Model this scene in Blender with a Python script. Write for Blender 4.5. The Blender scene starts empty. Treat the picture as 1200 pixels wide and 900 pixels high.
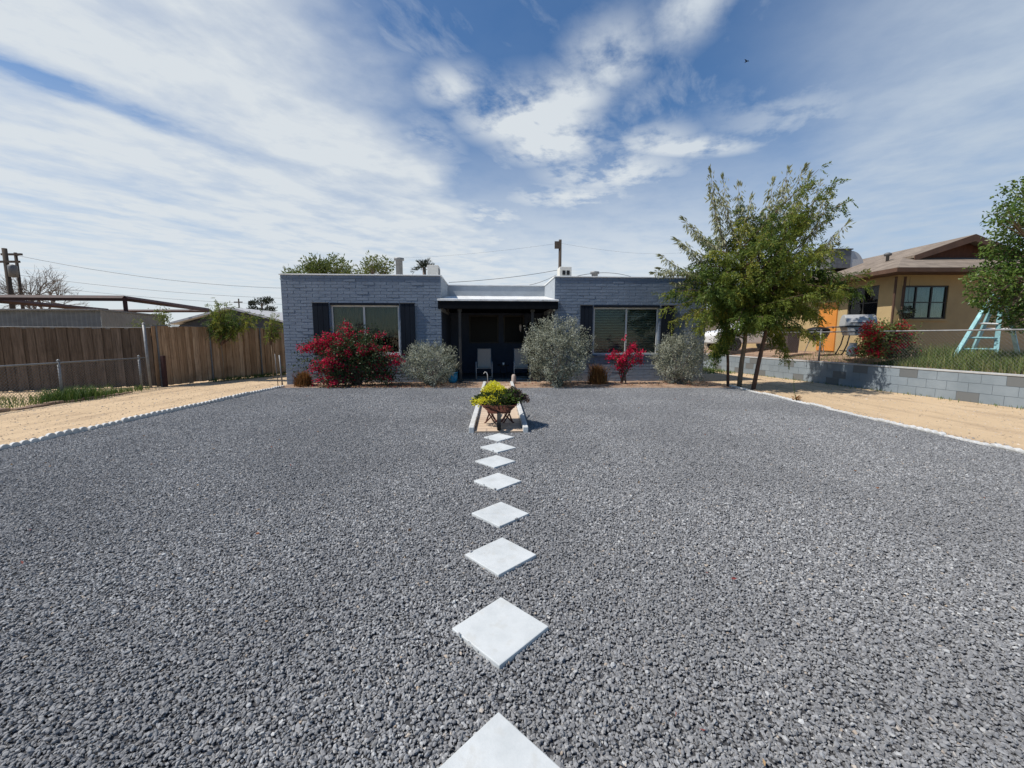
import bpy, math, random
import numpy as np
from mathutils import Vector, Matrix, noise as mnoise
random.seed(7); RNG = np.random.default_rng(11)
R = math.radians
scene = bpy.context.scene
COL = scene.collection

# ------------------------------------------------------------------ camera maths (used once, to survey the lot)
FPX, TH, EYE = 478.0, R(6.62), 1.6
def ray(px, py):
    v = (450 - py) / FPX
    return ((px - 600) / FPX, math.cos(TH) + v * math.sin(TH), -math.sin(TH) + v * math.cos(TH))
def at(px, py, Y):
    x, y, w = ray(px, py); t = Y / y
    return Vector((x * t, Y, EYE + w * t))

# ------------------------------------------------------------------ helpers
def tag(o, label=None, cat=None, group=None, kind=None):
    if label: o['label'] = label
    if cat: o['category'] = cat
    if group: o['group'] = group
    if kind: o['kind'] = kind
    return o
def thing(name, label, cat, loc=(0, 0, 0), rz=0.0, group=None):
    o = bpy.data.objects.new(name, None); o.empty_display_size = .2
    COL.objects.link(o); o.location = loc; o.rotation_euler = (0, 0, rz)
    return tag(o, label, cat, group)
def copy_thing(o, parent=None):
    c = o.copy(); COL.objects.link(c)
    if parent: c.parent = parent
    for ch in [x for x in bpy.data.objects if x.parent == o]:
        copy_thing(ch, c)
    return c
def link_mesh(name, v, f, mat, parent=None, smooth=False, rnd=None, bevel=0.0):
    me = bpy.data.meshes.new(name)
    if isinstance(f, np.ndarray):
        v = np.asarray(v, dtype=np.float32); n, k = f.shape
        me.vertices.add(len(v)); me.vertices.foreach_set('co', v.ravel())
        me.loops.add(n * k); me.loops.foreach_set('vertex_index', f.astype(np.int32).ravel())
        me.polygons.add(n); me.polygons.foreach_set('loop_start', np.arange(0, n * k, k, dtype=np.int32))
        me.update(calc_edges=True)
    else:
        me.from_pydata([tuple(p) for p in v], [], f); me.update()
    if rnd is not None:
        a = me.attributes.new('rnd', 'FLOAT', 'FACE'); a.data.foreach_set('value', np.asarray(rnd, dtype=np.float32))
    me.polygons.foreach_set('use_smooth', np.full(len(me.polygons), bool(smooth)))
    if mat: me.materials.append(mat)
    o = bpy.data.objects.new(name, me); COL.objects.link(o)
    if parent: o.parent = parent
    if bevel:
        m = o.modifiers.new('bevel', 'BEVEL'); m.width = bevel; m.segments = 2; m.limit_method = 'ANGLE'; m.angle_limit = R(40)
    return o
class MB:
    def __init__(s): s.v = []; s.f = []
    def add(s, v, f):
        b = len(s.v); s.v += [tuple(p) for p in v]; s.f += [tuple(i + b for i in q) for q in f]; return s
    def box(s, x0, y0, z0, x1, y1, z1, M=None):
        v = [Vector(p) for p in ((x0,y0,z0),(x1,y0,z0),(x1,y1,z0),(x0,y1,z0),(x0,y0,z1),(x1,y0,z1),(x1,y1,z1),(x0,y1,z1))]
        if M is not None: v = [M @ p for p in v]
        return s.add(v, [(0,3,2,1),(4,5,6,7),(0,1,5,4),(1,2,6,5),(2,3,7,6),(3,0,4,7)])
    def prism(s, poly, d0, d1, axis='x'):      # outline in the other two axes, pushed along axis
        n = len(poly); g = {'x': lambda a, b, d: (d, a, b), 'y': lambda a, b, d: (a, d, b), 'z': lambda a, b, d: (a, b, d)}[axis]
        v = [g(a, b, d0) for a, b in poly] + [g(a, b, d1) for a, b in poly]
        return s.add(v, [tuple(range(n))[::-1], tuple(range(n, 2 * n))] + [(i, (i+1) % n, n + (i+1) % n, n + i) for i in range(n)])
    def tube(s, pts, rad, n=8, caps=True):
        pts = [Vector(p) for p in pts]
        if not hasattr(rad, '__len__'): rad = [rad] * len(pts)
        v = []; up = Vector((0, 0, 1)); prev = None
        for i, p in enumerate(pts):
            d = (pts[min(i+1, len(pts)-1)] - pts[max(i-1, 0)]).normalized()
            if prev is None:
                a = d.cross(up if abs(d.z) < .95 else Vector((1, 0, 0))).normalized()
            else:
                a = (prev - d * prev.dot(d)).normalized()
            prev = a; b = d.cross(a)
            for k in range(n):
                t = 2 * math.pi * k / n; v.append(p + (a * math.cos(t) + b * math.sin(t)) * rad[i])
        f = [(i*n+k, i*n+(k+1) % n, (i+1)*n+(k+1) % n, (i+1)*n+k) for i in range(len(pts)-1) for k in range(n)]
        if caps: f += [tuple(range(n))[::-1], tuple(range((len(pts)-1)*n, len(pts)*n))]
        return s.add(v, f)
    def lathe(s, prof, c=(0, 0, 0), n=20, caps=True):
        c = Vector(c); v = [c + Vector((r * math.cos(2*math.pi*k/n), r * math.sin(2*math.pi*k/n), z)) for r, z in prof for k in range(n)]
        f = [(i*n+k, i*n+(k+1) % n, (i+1)*n+(k+1) % n, (i+1)*n+k) for i in range(len(prof)-1) for k in range(n)]
        if caps: f += [tuple(range(n))[::-1], tuple(range((len(prof)-1)*n, len(prof)*n))]
        return s.add(v, f)
    def build(s, name, mat, parent=None, smooth=False, bevel=0.0):
        return link_mesh(name, s.v, s.f, mat, parent, smooth, None, bevel)

# ------------------------------------------------------------------ materials
class NT:
    def __init__(s, nt): s.t = nt
    def n(s, typ, **kw):
        x = s.t.nodes.new(typ)
        for k, val in kw.items():
            if k.startswith('_'): setattr(x, k[1:], val)
            else: s.put(x.inputs[k.replace('__', ' ')], val)
        return x
    def put(s, sock, val):
        if isinstance(val, bpy.types.NodeSocket): s.t.links.new(val, sock)
        elif isinstance(val, bpy.types.Node): s.t.links.new(val.outputs[0], sock)
        else: sock.default_value = val
    def math(s, op, a, b=0.0, c=0.0, clamp=False):
        x = s.t.nodes.new('ShaderNodeMath'); x.operation = op; x.use_clamp = clamp
        for i, val in enumerate((a, b, c)): s.put(x.inputs[i], val)
        return x.outputs[0]
    def ss(s, val, a, b, o0=0.0, o1=1.0):
        x = s.t.nodes.new('ShaderNodeMapRange'); x.interpolation_type = 'SMOOTHSTEP'
        for i, w in enumerate((val, a, b, o0, o1)): s.put(x.inputs[i], w)
        return x.outputs[0]
    def mix(s, fac, a, b, typ='MIX'):
        x = s.t.nodes.new('ShaderNodeMix'); x.data_type = 'RGBA'; x.blend_type = typ
        s.put(x.inputs[0], fac); s.put(x.inputs[6], a); s.put(x.inputs[7], b); return x.outputs[2]
    def noise(s, vec, scale, detail=6, rough=.6, dist=0.0):
        x = s.t.nodes.new('ShaderNodeTexNoise'); s.put(x.inputs['Vector'], vec); x.inputs['Scale'].default_value = scale
        x.inputs['Detail'].default_value = detail; x.inputs['Roughness'].default_value = rough; x.inputs['Distortion'].default_value = dist
        return x.outputs[0]
    def ramp(s, fac, stops):
        x = s.t.nodes.new('ShaderNodeValToRGB'); s.put(x.inputs[0], fac); e = x.color_ramp.elements
        while len(e) < len(stops): e.new(.5)
        for i, (p, c) in enumerate(stops): e[i].position = p; e[i].color = (*c, 1)
        return x.outputs[0]
    def bump(s, h, strength=.5, dist=.01):
        x = s.t.nodes.new('ShaderNodeBump'); s.put(x.inputs['Height'], h); x.inputs['Strength'].default_value = strength
        x.inputs['Distance'].default_value = dist; return x.outputs[0]
    def mapping(s, vec, scale=(1, 1, 1), rot=(0, 0, 0), loc=(0, 0, 0)):
        x = s.t.nodes.new('ShaderNodeMapping'); s.put(x.inputs[0], vec); x.inputs['Scale'].default_value = scale
        x.inputs['Rotation'].default_value = rot; x.inputs['Location'].default_value = loc; return x.outputs[0]
def mat(name):
    m = bpy.data.materials.new(name); m.use_nodes = True; t = NT(m.node_tree)
    p = m.node_tree.nodes['Principled BSDF']; return m, t, p
def c4(c): return (*c, 1)
def plain(name, c, rough=.7, var=.25, scale=6.0, metal=0.0, bump=0.0, bscale=60.0, spec=.4, stretch=(1, 1, 1)):
    m, t, p = mat(name); co = t.n('ShaderNodeTexCoord').outputs['Object']
    co = t.mapping(co, stretch)
    n = t.noise(co, scale, 8, .65)
    lo = tuple(x * (1 - var) for x in c); hi = tuple(min(1, x * (1 + var)) for x in c)
    t.put(p.inputs['Base Color'], t.ramp(n, [(.3, lo), (.7, hi)]))
    p.inputs['Roughness'].default_value = rough; p.inputs['Metallic'].default_value = metal; p.inputs['Specular IOR Level'].default_value = spec
    if bump: t.put(p.inputs['Normal'], t.bump(t.noise(co, bscale, 6, .7), bump, .004))
    return m
def leafmat(name, cols, rough=.55, trans=.35):
    m, t, p = mat(name); a = t.n('ShaderNodeAttribute', _attribute_name='rnd').outputs['Fac']
    k = len(cols); c = t.ramp(a, [(i / max(1, k - 1), x) for i, x in enumerate(cols)])
    t.put(p.inputs['Base Color'], c); p.inputs['Roughness'].default_value = rough; p.inputs['Specular IOR Level'].default_value = .3
    tr = t.n('ShaderNodeBsdfTranslucent'); t.put(tr.inputs[0], c)
    mx = t.n('ShaderNodeMixShader'); mx.inputs[0].default_value = trans
    t.put(mx.inputs[1], p.outputs[0]); t.put(mx.inputs[2], tr.outputs[0])
    t.put(m.node_tree.nodes['Material Output'].inputs['Surface'], mx.outputs[0]); return m

# ground
M = {}
def mk_sand():
    m, t, p = mat('sand'); g = t.n('ShaderNodeNewGeometry').outputs['Position']
    big = t.noise(g, .35, 5, .6); mid = t.noise(t.mapping(g, (2.2, .5, 1)), 1.6, 6, .65); fine = t.noise(g, 45, 5, .75); peb = t.n('ShaderNodeTexVoronoi', Vector=g, Scale=38.0)
    c = t.ramp(big, [(.25, (.495, .36, .22)), (.5, (.585, .432, .27)), (.75, (.63, .475, .305))])
    c = t.mix(t.ss(mid, .5, .72), c, c4((.42, .30, .19)))
    c = t.mix(t.ss(fine, .52, .75, 0, .7), c, c4((.36, .25, .16)))
    c = t.mix(t.ss(peb.outputs['Distance'], .16, .06, 0, .45), c, c4((.55, .47, .39)))
    ax = t.math('ABSOLUTE', t.n('ShaderNodeSeparateXYZ', Vector=g).outputs[0]); wob = t.math('MULTIPLY', t.math('SUBTRACT', t.noise(g, .5, 3, .5), .5), .5)
    tr = None
    for x0 in (8.45, 9.95):
        k = t.ss(t.math('ABSOLUTE', t.math('SUBTRACT', t.math('ADD', ax, wob), x0)), .17, .07); tr = k if tr is None else t.math('MAXIMUM', tr, k)
    tr = t.math('MULTIPLY', tr, t.ss(mid, .35, .6, .15, .75)); c = t.mix(tr, c, c4((.44, .32, .205)))
    t.put(p.inputs['Base Color'], c); p.inputs['Roughness'].default_value = .95; p.inputs['Specular IOR Level'].default_value = .15
    h = t.math('ADD', t.math('MULTIPLY', mid, 1.6), t.math('MULTIPLY', fine, .5))
    t.put(p.inputs['Normal'], t.bump(h, .9, .03)); return m
M['sand'] = mk_sand()
def mk_soil():
    m, t, p = mat('bed_soil'); g = t.n('ShaderNodeNewGeometry').outputs['Position']
    n = t.noise(g, 2.2, 7, .7); f = t.noise(g, 40, 5, .8)
    c = t.ramp(n, [(.3, (.20, .125, .08)), (.5, (.34, .225, .15)), (.7, (.47, .33, .225))])
    c = t.mix(t.ss(f, .55, .75, 0, .7), c, c4((.13, .08, .05)))
    t.put(p.inputs['Base Color'], c); p.inputs['Roughness'].default_value = .95
    t.put(p.inputs['Normal'], t.bump(t.math('ADD', n, f), 1.0, .03)); return m
M['soil'] = mk_soil()
def mk_stone():
    m, t, p = mat('gravel_stone'); a = t.n('ShaderNodeAttribute', _attribute_name='rnd').outputs['Fac']
    g = t.n('ShaderNodeNewGeometry').outputs['Position']
    c = t.ramp(a, [(0, (.115, .114, .114)), (.35, (.19, .189, .189)), (.7, (.28, .278, .276)), (.93, (.40, .397, .39)), (.985, (.56, .56, .54)), (.997, (.46, .34, .22))])
    n = t.noise(g, 120, 4, .7); c = t.mix(t.ss(n, .3, .7, 0, .4), c, c4((.29, .29, .292)))
    L = t.noise(g, .5, 3, .5); c = t.mix(t.ss(L, .38, .62, 0, .5), c, c4((.175, .175, .177)))
    t.put(p.inputs['Base Color'], c); p.inputs['Roughness'].default_value = .8; p.inputs['Specular IOR Level'].default_value = .35
    t.put(p.inputs['Normal'], t.bump(n, .35, .003)); return m
M['stone'] = mk_stone()
M['gravel_bed'] = plain('gravel_bed', (.05, .05, .053), .95, .3, 30)
def mk_paver():
    m, t, p = mat('paver_concrete'); g = t.n('ShaderNodeNewGeometry').outputs['Position']
    n = t.noise(g, 5, 6, .65); f = t.noise(g, 90, 4, .8); b = t.n('ShaderNodeTexNoise', Vector=g, Scale=14.0, Detail=3.0)
    c = t.ramp(n, [(.3, (.44, .46, .455)), (.65, (.56, .575, .565))]); c = t.mix(t.ss(f, .55, .8, 0, .5), c, c4((.40, .41, .40)))
    c = t.mix(t.ss(b.outputs[0], .52, .70, 0, .4), c, c4((.44, .43, .39)))
    t.put(p.inputs['Base Color'], c); p.inputs['Roughness'].default_value = .85
    t.put(p.inputs['Normal'], t.bump(f, .5, .002)); return m
M['paver'] = mk_paver()
M['curb'] = plain('curb_concrete', (.52, .52, .50), .9, .18, 7, bump=.6, bscale=50)
def mk_edging():
    m, t, p = mat('edging_concrete'); g = t.n('ShaderNodeNewGeometry').outputs['Position']
    n = t.noise(g, 6, 6, .7); f = t.noise(g, 50, 4, .8)
    c = t.ramp(n, [(.3, (.46, .45, .42)), (.6, (.62, .61, .58))]); c = t.mix(t.ss(f, .55, .8, 0, .6), c, c4((.42, .38, .33)))
    t.put(p.inputs['Base Color'], c); p.inputs['Roughness'].default_value = .9; t.put(p.inputs['Normal'], t.bump(f, .6, .004)); return m
M['edging'] = mk_edging()
def mk_walk():
    m, t, p = mat('walk_pavers'); co = t.n('ShaderNodeTexCoord').outputs['Object']
    b = t.n('ShaderNodeTexBrick', Vector=t.mapping(co, (1, 1, 1)), Color1=c4((.56, .43, .31)), Color2=c4((.47, .35, .25)), Mortar=c4((.30, .23, .17)), Scale=1.0)
    b.inputs['Brick Width'].default_value = .4; b.inputs['Row Height'].default_value = .2; b.inputs['Mortar Size'].default_value = .012
    n = t.noise(co, 8, 6, .7); c = t.mix(t.ss(n, .4, .7, 0, .5), b.outputs[0], c4((.60, .47, .34)))
    t.put(p.inputs['Base Color'], c); p.inputs['Roughness'].default_value = .9
    h = t.math('SUBTRACT', t.math('MULTIPLY', n, .3), b.outputs['Fac']); t.put(p.inputs['Normal'], t.bump(h, .6, .01)); return m
M['walk'] = mk_walk()
# house
def mk_brickpaint():
    m, t, p = mat('painted_brick'); co = t.n('ShaderNodeTexCoord').outputs['Object']; a = t.n('ShaderNodeAttribute', _attribute_name='rnd').outputs['Fac']
    n = t.noise(co, 1.3, 6, .6); f = t.noise(t.mapping(co, (1, 1, 2)), 26, 6, .75)
    c = t.ramp(n, [(.3, (.143, .180, .232)), (.7, (.182, .222, .277))])
    c = t.mix(t.math('MULTIPLY', a, .18), c, c4((.125, .155, .215)))
    c = t.mix(t.ss(f, .62, .8, 0, .35), c, c4((.30, .33, .40)))
    dz = t.n('ShaderNodeSeparateXYZ', Vector=co).outputs[2]
    drip = t.noise(t.mapping(co, (5, 1, .35)), 1.0, 6, .7)
    c = t.mix(t.math('MULTIPLY', t.ss(drip, .54, .72), t.ss(dz, 2.7, 3.6, 0.08, .6)), c, c4((.115, .125, .145)))
    c = t.mix(t.math('MULTIPLY', t.ss(n, .4, .6), t.ss(dz, .55, .0, 0, .55)), c, c4((.25, .225, .205)))
    t.put(p.inputs['Base Color'], c); p.inputs['Roughness'].default_value = .75; p.inputs['Specular IOR Level'].default_value = .3
    t.put(p.inputs['Normal'], t.bump(f, .8, .012)); return m
M['brick'] = mk_brickpaint()
M['shaded_blue_wall'] = plain('painted_block', (.06, .076, .115), .8, .12, 2.0, bump=.4, bscale=30)  # house blue darkened: the porch recess shade is put into this colour
M['grey_parapet'] = plain('parapet_stucco', (.33, .36, .385), .85, .12, 2.0, bump=.4, bscale=40)
M['white_paint'] = plain('white_coping', (.74, .74, .72), .7, .08, 4.0, bump=.3, bscale=30)
def mk_roofcoat():
    m, t, p = mat('white_roof_coating'); co = t.n('ShaderNodeTexCoord').outputs['Object']
    n = t.noise(t.mapping(co, (1, 3, 1)), 2.4, 7, .75)
    t.put(p.inputs['Base Color'], t.ramp(n, [(.36, (.36, .35, .33)), (.46, (.62, .62, .6)), (.6, (.80, .80, .78))])); p.inputs['Roughness'].default_value = .7
    t.put(p.inputs['Normal'], t.bump(n, .4, .02)); return m
M['roofcoat'] = mk_roofcoat()
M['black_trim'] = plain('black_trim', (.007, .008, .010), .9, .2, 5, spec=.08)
M['shutter'] = plain('shutter_paint', (.012, .016, .023), .9, .2, 4, spec=.12, stretch=(1, 1, .2), bump=.2, bscale=30)
M['alu'] = plain('window_frame_white', (.50, .50, .48), .45, .1, 5)
M['dark_frame'] = plain('dark_window_frame', (.028, .026, .024), .5, .2, 5)
def mk_glass():
    m, t, p = mat('window_glass'); nt = m.node_tree
    gl = t.n('ShaderNodeBsdfGlossy', Color=(1, 1, 1, 1), Roughness=.02); tr = t.n('ShaderNodeBsdfTransparent', Color=(.74, .78, .76, 1))
    co = t.n('ShaderNodeTexCoord').outputs['Object']; b = t.bump(t.noise(co, 1.5, 2, .5), .06, .05); t.put(gl.inputs['Normal'], b)
    fr = t.n('ShaderNodeFresnel', IOR=1.35); mx = t.n('ShaderNodeMixShader'); t.put(mx.inputs[0], fr.outputs[0]); t.put(mx.inputs[1], tr.outputs[0]); t.put(mx.inputs[2], gl.outputs[0])
    t.put(nt.nodes['Material Output'].inputs['Surface'], mx.outputs[0]); return m
M['glass'] = mk_glass()
M['blind_tan'] = plain('tan_shade', (.24, .205, .155), .8, .12, 1.5)
M['blind_green'] = plain('grey_green_blind', (.36, .42, .39), .6, .1, 2)
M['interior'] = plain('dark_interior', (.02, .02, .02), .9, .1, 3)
M['curtain'] = plain('lace_curtain', (.50, .49, .47), .9, .3, 9, stretch=(3, 3, .3))
M['metal'] = plain('galvanised_steel', (.21, .212, .212), .55, .25, 12, metal=.35)
M['dull_metal'] = plain('weathered_steel', (.15, .15, .15), .6, .3, 10, metal=.4)
M['rust_red'] = plain('red_oxide_steel', (.038, .012, .010), .7, .5, 5)
M['black_metal'] = plain('black_enamel', (.012, .012, .013), .5, .2, 6, spec=.35)
M['rubber'] = plain('black_rubber', (.012, .012, .012), .8, .3, 12)
M['rust'] = plain('rusty_iron', (.13, .045, .03), .85, .5, 18, bump=.5, bscale=60)
M['stainless'] = plain('brushed_stainless', (.46, .46, .45), .45, .12, 5, metal=.25, stretch=(1, 1, 12))
M['sling'] = plain('sling_fabric', (.46, .395, .33), .85, .12, 30)
M['chair_frame'] = plain('chair_frame', (.5, .48, .46), .5, .1, 8)
M['blue_pot'] = plain('blue_glaze', (.01, .22, .42), .2, .12, 6, spec=.6)
M['ac'] = plain('ac_beige', (.62, .60, .54), .6, .08, 4)
def mk_wood(name, cols, sc=1.0, bw=9.0):
    m, t, p = mat(name); co = t.n('ShaderNodeTexCoord').outputs['Object']; a = t.n('ShaderNodeAttribute', _attribute_name='rnd').outputs['Fac']
    g = t.noise(t.mapping(co, (14, 14, .8)), 2.2 * sc, 7, .7, .4); st = t.noise(co, 1.4, 5, .7)
    c = t.ramp(a, [(i / (len(cols) - 1), x) for i, x in enumerate(cols)])
    c = t.mix(t.ss(g, .35, .68, 0, .65), c, c4(tuple(x * .38 for x in cols[0])))
    c = t.mix(t.ss(st, .5, .72, 0, .5), c, c4(tuple(x * .5 for x in cols[0])))
    t.put(p.inputs['Base Color'], c); p.inputs['Roughness'].default_value = .9; p.inputs['Specular IOR Level'].default_value = .15
    t.put(p.inputs['Normal'], t.bump(g, .5, .008)); return m
M['fence_dark'] = mk_wood('weathered_dark_pickets', [(.105, .075, .052), (.155, .112, .080), (.215, .160, .118)])
M['fence_tan'] = mk_wood('weathered_tan_pickets', [(.27, .165, .092), (.42, .275, .165), (.55, .38, .245)])
M['bark'] = plain('bark', (.105, .062, .043), .95, .4, 14, bump=.9, bscale=40, stretch=(1, 1, .3))
M['bark_pale'] = plain('pale_bark', (.20, .15, .10), .95, .4, 14, bump=.9, bscale=40, stretch=(1, 1, .3))
M['bark_grey'] = plain('grey_bark', (.16, .13, .11), .95, .3, 8)
M['pole_wood'] = plain('utility_pole_wood', (.06, .046, .036), .95, .3, 6, stretch=(1, 1, .1))
M['wire'] = plain('wire_black', (.03, .03, .035), .6, .1, 2)
M['leaf_tree'] = leafmat('feathery_leaf', [(.045, .09, .018), (.115, .165, .026), (.20, .235, .036), (.38, .34, .055)], .5, .42)
M['leaf_shoot'] = leafmat('pale_shoot_leaf', [(.15, .175, .08), (.26, .27, .14), (.40, .39, .25)], .5, .3)
M['leaf_citrus'] = leafmat('broad_leaf', [(.045, .095, .016), (.095, .155, .028), (.20, .26, .06)], .35, .3)
M['leaf_far'] = leafmat('far_leaf', [(.08, .12, .03), (.14, .175, .045), (.22, .24, .08)], .6, .35)
M['leaf_pine'] = leafmat('pine_needle', [(.02, .03, .02), (.04, .055, .035)], .7, .15)
M['leaf_sage'] = leafmat('silver_sage_leaf', [(.115, .125, .08), (.31, .32, .235), (.53, .535, .43)], .75, .2)
M['leaf_boug'] = leafmat('bougainvillea_leaf', [(.028, .05, .02), (.055, .085, .03), (.10, .12, .05)], .5, .3)
M['bract'] = leafmat('magenta_bract', [(.34, .007, .038), (.60, .013, .068), (.78, .03, .11)], .6, .35)
M['bract_red'] = leafmat('red_bract', [(.26, .006, .018), (.45, .010, .03), (.58, .02, .05)], .6, .35)
M['brown_leaf'] = leafmat('dry_foliage', [(.15, .06, .02), (.24, .11, .035), (.33, .18, .06)], .8, .25)
M['grass'] = leafmat('grass_blade', [(.05, .10, .018), (.085, .15, .028), (.15, .19, .05)], .6, .35)
M['grass_dry'] = leafmat('mixed_grass_blade', [(.07, .13, .025), (.14, .20, .045), (.30, .28, .11)], .7, .35)
M['yellow'] = leafmat('yellow_petal', [(.66, .60, .03), (.82, .74, .05), (.72, .76, .14)], .6, .35)
M['purple'] = leafmat('dark_purple_leaf', [(.03, .02, .022), (.075, .045, .042), (.15, .11, .085)], .5, .15)
M['red_flower'] = leafmat('red_petal', [(.55, .02, .03), (.7, .04, .05)], .6, .3)
M['litter'] = leafmat('fallen_leaf', [(.22, .03, .04), (.30, .16, .07), (.38, .25, .13)], .8, .2)

# ------------------------------------------------------------------ foliage builders
def unit(a): return a / np.maximum(np.linalg.norm(a, axis=-1, keepdims=True), 1e-9)
def rand_dirs(n): return unit(RNG.normal(size=(n, 3)))
def leaf_quads(P, D, L, W, fold=.25):
    """rhombic leaves: base P, direction D, length L, width W (arrays)"""
    n = len(P); D = unit(D); S = unit(np.cross(D, rand_dirs(n))); Nn = np.cross(S, D)
    L = np.broadcast_to(L, (n,))[:, None]; W = np.broadcast_to(W, (n,))[:, None]
    mid = P + D * L * .5
    v = np.stack([P, mid + S * W * .5 + Nn * W * fold, P + D * L, mid - S * W * .5 + Nn * W * fold], 1).reshape(-1, 3)
    return v, np.arange(n * 4).reshape(-1, 4)
def leaves_obj(name, P, D, L, W, mat, parent, rnd=None):
    v, f = leaf_quads(np.asarray(P), np.asarray(D), L, W)
    return link_mesh(name, v, f, mat, parent, False, RNG.random(len(f)) if rnd is None else rnd)
def fronds(P, D, L, pairs=6, ll=.05, lw=.014):
    """pinnate fronds hanging from P along D"""
    n = len(P); D = unit(D); S = unit(np.cross(D, rand_dirs(n) + np.array([0, 0, .2])))
    Vv = []; Dd = []; own = []
    for k in range(pairs):
        t = (k + .6) / pairs
        base = P + D * (L * t)[:, None] + np.array([0, 0, -1]) * (.25 * L * t * t)[:, None]
        for sg in (-1, 1):
            Vv.append(base); Dd.append(unit(D * .75 + S * sg * .75 + np.array([0, 0, -.25]) + RNG.normal(scale=.15, size=(n, 3)))); own.append(np.arange(n))
    Vv = np.concatenate(Vv); Dd = np.concatenate(Dd); own = np.concatenate(own)
    v, f = leaf_quads(Vv, Dd, RNG.uniform(.75, 1.2, len(Vv)) * ll, RNG.uniform(.8, 1.2, len(Vv)) * lw, .15)
    return v, f, own
def bez(a, b, c, n):
    t = np.linspace(0, 1, n)[:, None]; return (1-t)**2 * a + 2*t*(1-t) * b + t*t * c
def lumpy(d, seed, amp=.25, fr=1.7):
    return np.array([1 + amp * mnoise.noise(Vector(x) * fr + Vector((seed, seed * .7, 0))) * 2 for x in d])
def blades(P, H, lean=.5, w=.012):
    n = len(P); a = RNG.uniform(0, 2*np.pi, n); out = np.stack([np.cos(a), np.sin(a), np.zeros(n)], 1); s = np.stack([-np.sin(a), np.cos(a), np.zeros(n)], 1)
    H = np.broadcast_to(H, (n,))[:, None] * RNG.uniform(.55, 1.1, (n, 1)); ln = RNG.uniform(.1, 1, (n, 1)) * lean
    z = np.array([0, 0, 1.]); m = P + z * H * .55 + out * H * ln * .3; tip = P + z * H * .95 + out * H * ln
    W = w * RNG.uniform(.6, 1.3, (n, 1))
    v = np.stack([P - s*W*.5, P + s*W*.5, m + s*W*.4, m - s*W*.4, m + s*W*.4, m - s*W*.4, tip + s*W*.08, tip - s*W*.08], 1).reshape(-1, 3)
    b = np.arange(n)[:, None] * 8
    f = np.concatenate([b + np.array([[0, 1, 2, 3]]), b + np.array([[5, 4, 6, 7]])])
    return v, f, np.tile(RNG.random(n), 2)

# ------------------------------------------------------------------ setting: ground
def sheet(name, x0, y0, x1, y1, nx, ny, hfun, mat, smooth=True):
    xs = np.linspace(x0, x1, nx); ys = np.linspace(y0, y1, ny); X, Y = np.meshgrid(xs, ys)
    Z = np.vectorize(hfun)(X, Y); v = np.stack([X, Y, Z], -1).reshape(-1, 3)
    i = np.arange(nx - 1)[None, :] + np.arange(ny - 1)[:, None] * nx; i = i.reshape(-1, 1)
    return link_mesh(name, v, i + np.array([[0, 1, nx + 1, nx]]), mat, None, smooth)
g = MB(); S = 600
g.add([(-S, -S, 0), (S, -S, 0), (S, S, 0), (-S, S, 0)], [(0, 1, 2, 3)])
tag(g.build('ground', M['sand']), kind='structure')
# planting bed along the house front
def bedh(x, y):
    t = min(1, max(0, (y - 12.5) / .6)); e = min(1, max(0, (x + 7.3) / .5)) * min(1, max(0, (7.0 - x) / .4))
    return .006 + e * t * (.045 + .03 * mnoise.noise(Vector((x * 1.3, y * 1.6, 3))) + .02 * mnoise.noise(Vector((x * 6, y * 6, 1))))
tag(sheet('planting_bed', -7.45, 12.42, 7.1, 14.9, 180, 36, bedh, M['soil']), kind='structure')

# gravel: one object, stone-filled tiles set out by geometry nodes
def stone_tile(seed, T=1.01, N=12500):
    rg = np.random.default_rng(seed)
    ph = (1 + 5 ** .5) / 2
    ico = unit(np.array([(-1,ph,0),(1,ph,0),(-1,-ph,0),(1,-ph,0),(0,-1,ph),(0,1,ph),(0,-1,-ph),(0,1,-ph),(ph,0,-1),(ph,0,1),(-ph,0,-1),(-ph,0,1)], float))
    tri = np.array([(0,11,5),(0,5,1),(0,1,7),(0,7,10),(0,10,11),(1,5,9),(5,11,4),(11,10,2),(10,7,6),(7,1,8),(3,9,4),(3,4,2),(3,2,6),(3,6,8),(3,8,9),(4,9,5),(2,4,11),(6,2,10),(8,6,7),(9,8,1)])
    base = ico[None] * rg.uniform(.62, 1.28, (N, 12, 1))
    s = rg.lognormal(0, .26, (N, 1, 1)) * .0067
    base = base * s * np.stack([rg.uniform(1.0, 1.6, N), rg.uniform(.75, 1.1, N), rg.uniform(.5, .85, N)], 1)[:, None, :]
    a = rg.uniform(0, 2*np.pi, N); b = rg.normal(0, .45, N); c = rg.normal(0, .45, N)
    def rot(v, i, j, t):
        w = v.copy(); ct, st = np.cos(t)[:, None], np.sin(t)[:, None]
        w[..., i] = v[..., i]*ct - v[..., j]*st; w[..., j] = v[..., i]*st + v[..., j]*ct; return w
    base = rot(rot(rot(base, 1, 2, b), 0, 2, c), 0, 1, a)
    pos = np.stack([rg.uniform(-T/2, T/2, N), rg.uniform(-T/2, T/2, N), rg.uniform(.001, .020, N)], 1)
    v = (base + pos[:, None]).reshape(-1, 3); f = (np.arange(N)[:, None, None] * 12 + tri[None]).reshape(-1, 3)
    me_o = link_mesh('gravel_stones', v, f, M['stone'], None, False, np.repeat(rg.random(N), 20))
    COL.objects.unlink(me_o); return me_o
tiles = [stone_tile(s) for s in (1, 2, 3)]
GX0, GX1, GY0, GY1 = -7.20, 6.94, -.52, 12.61
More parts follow.
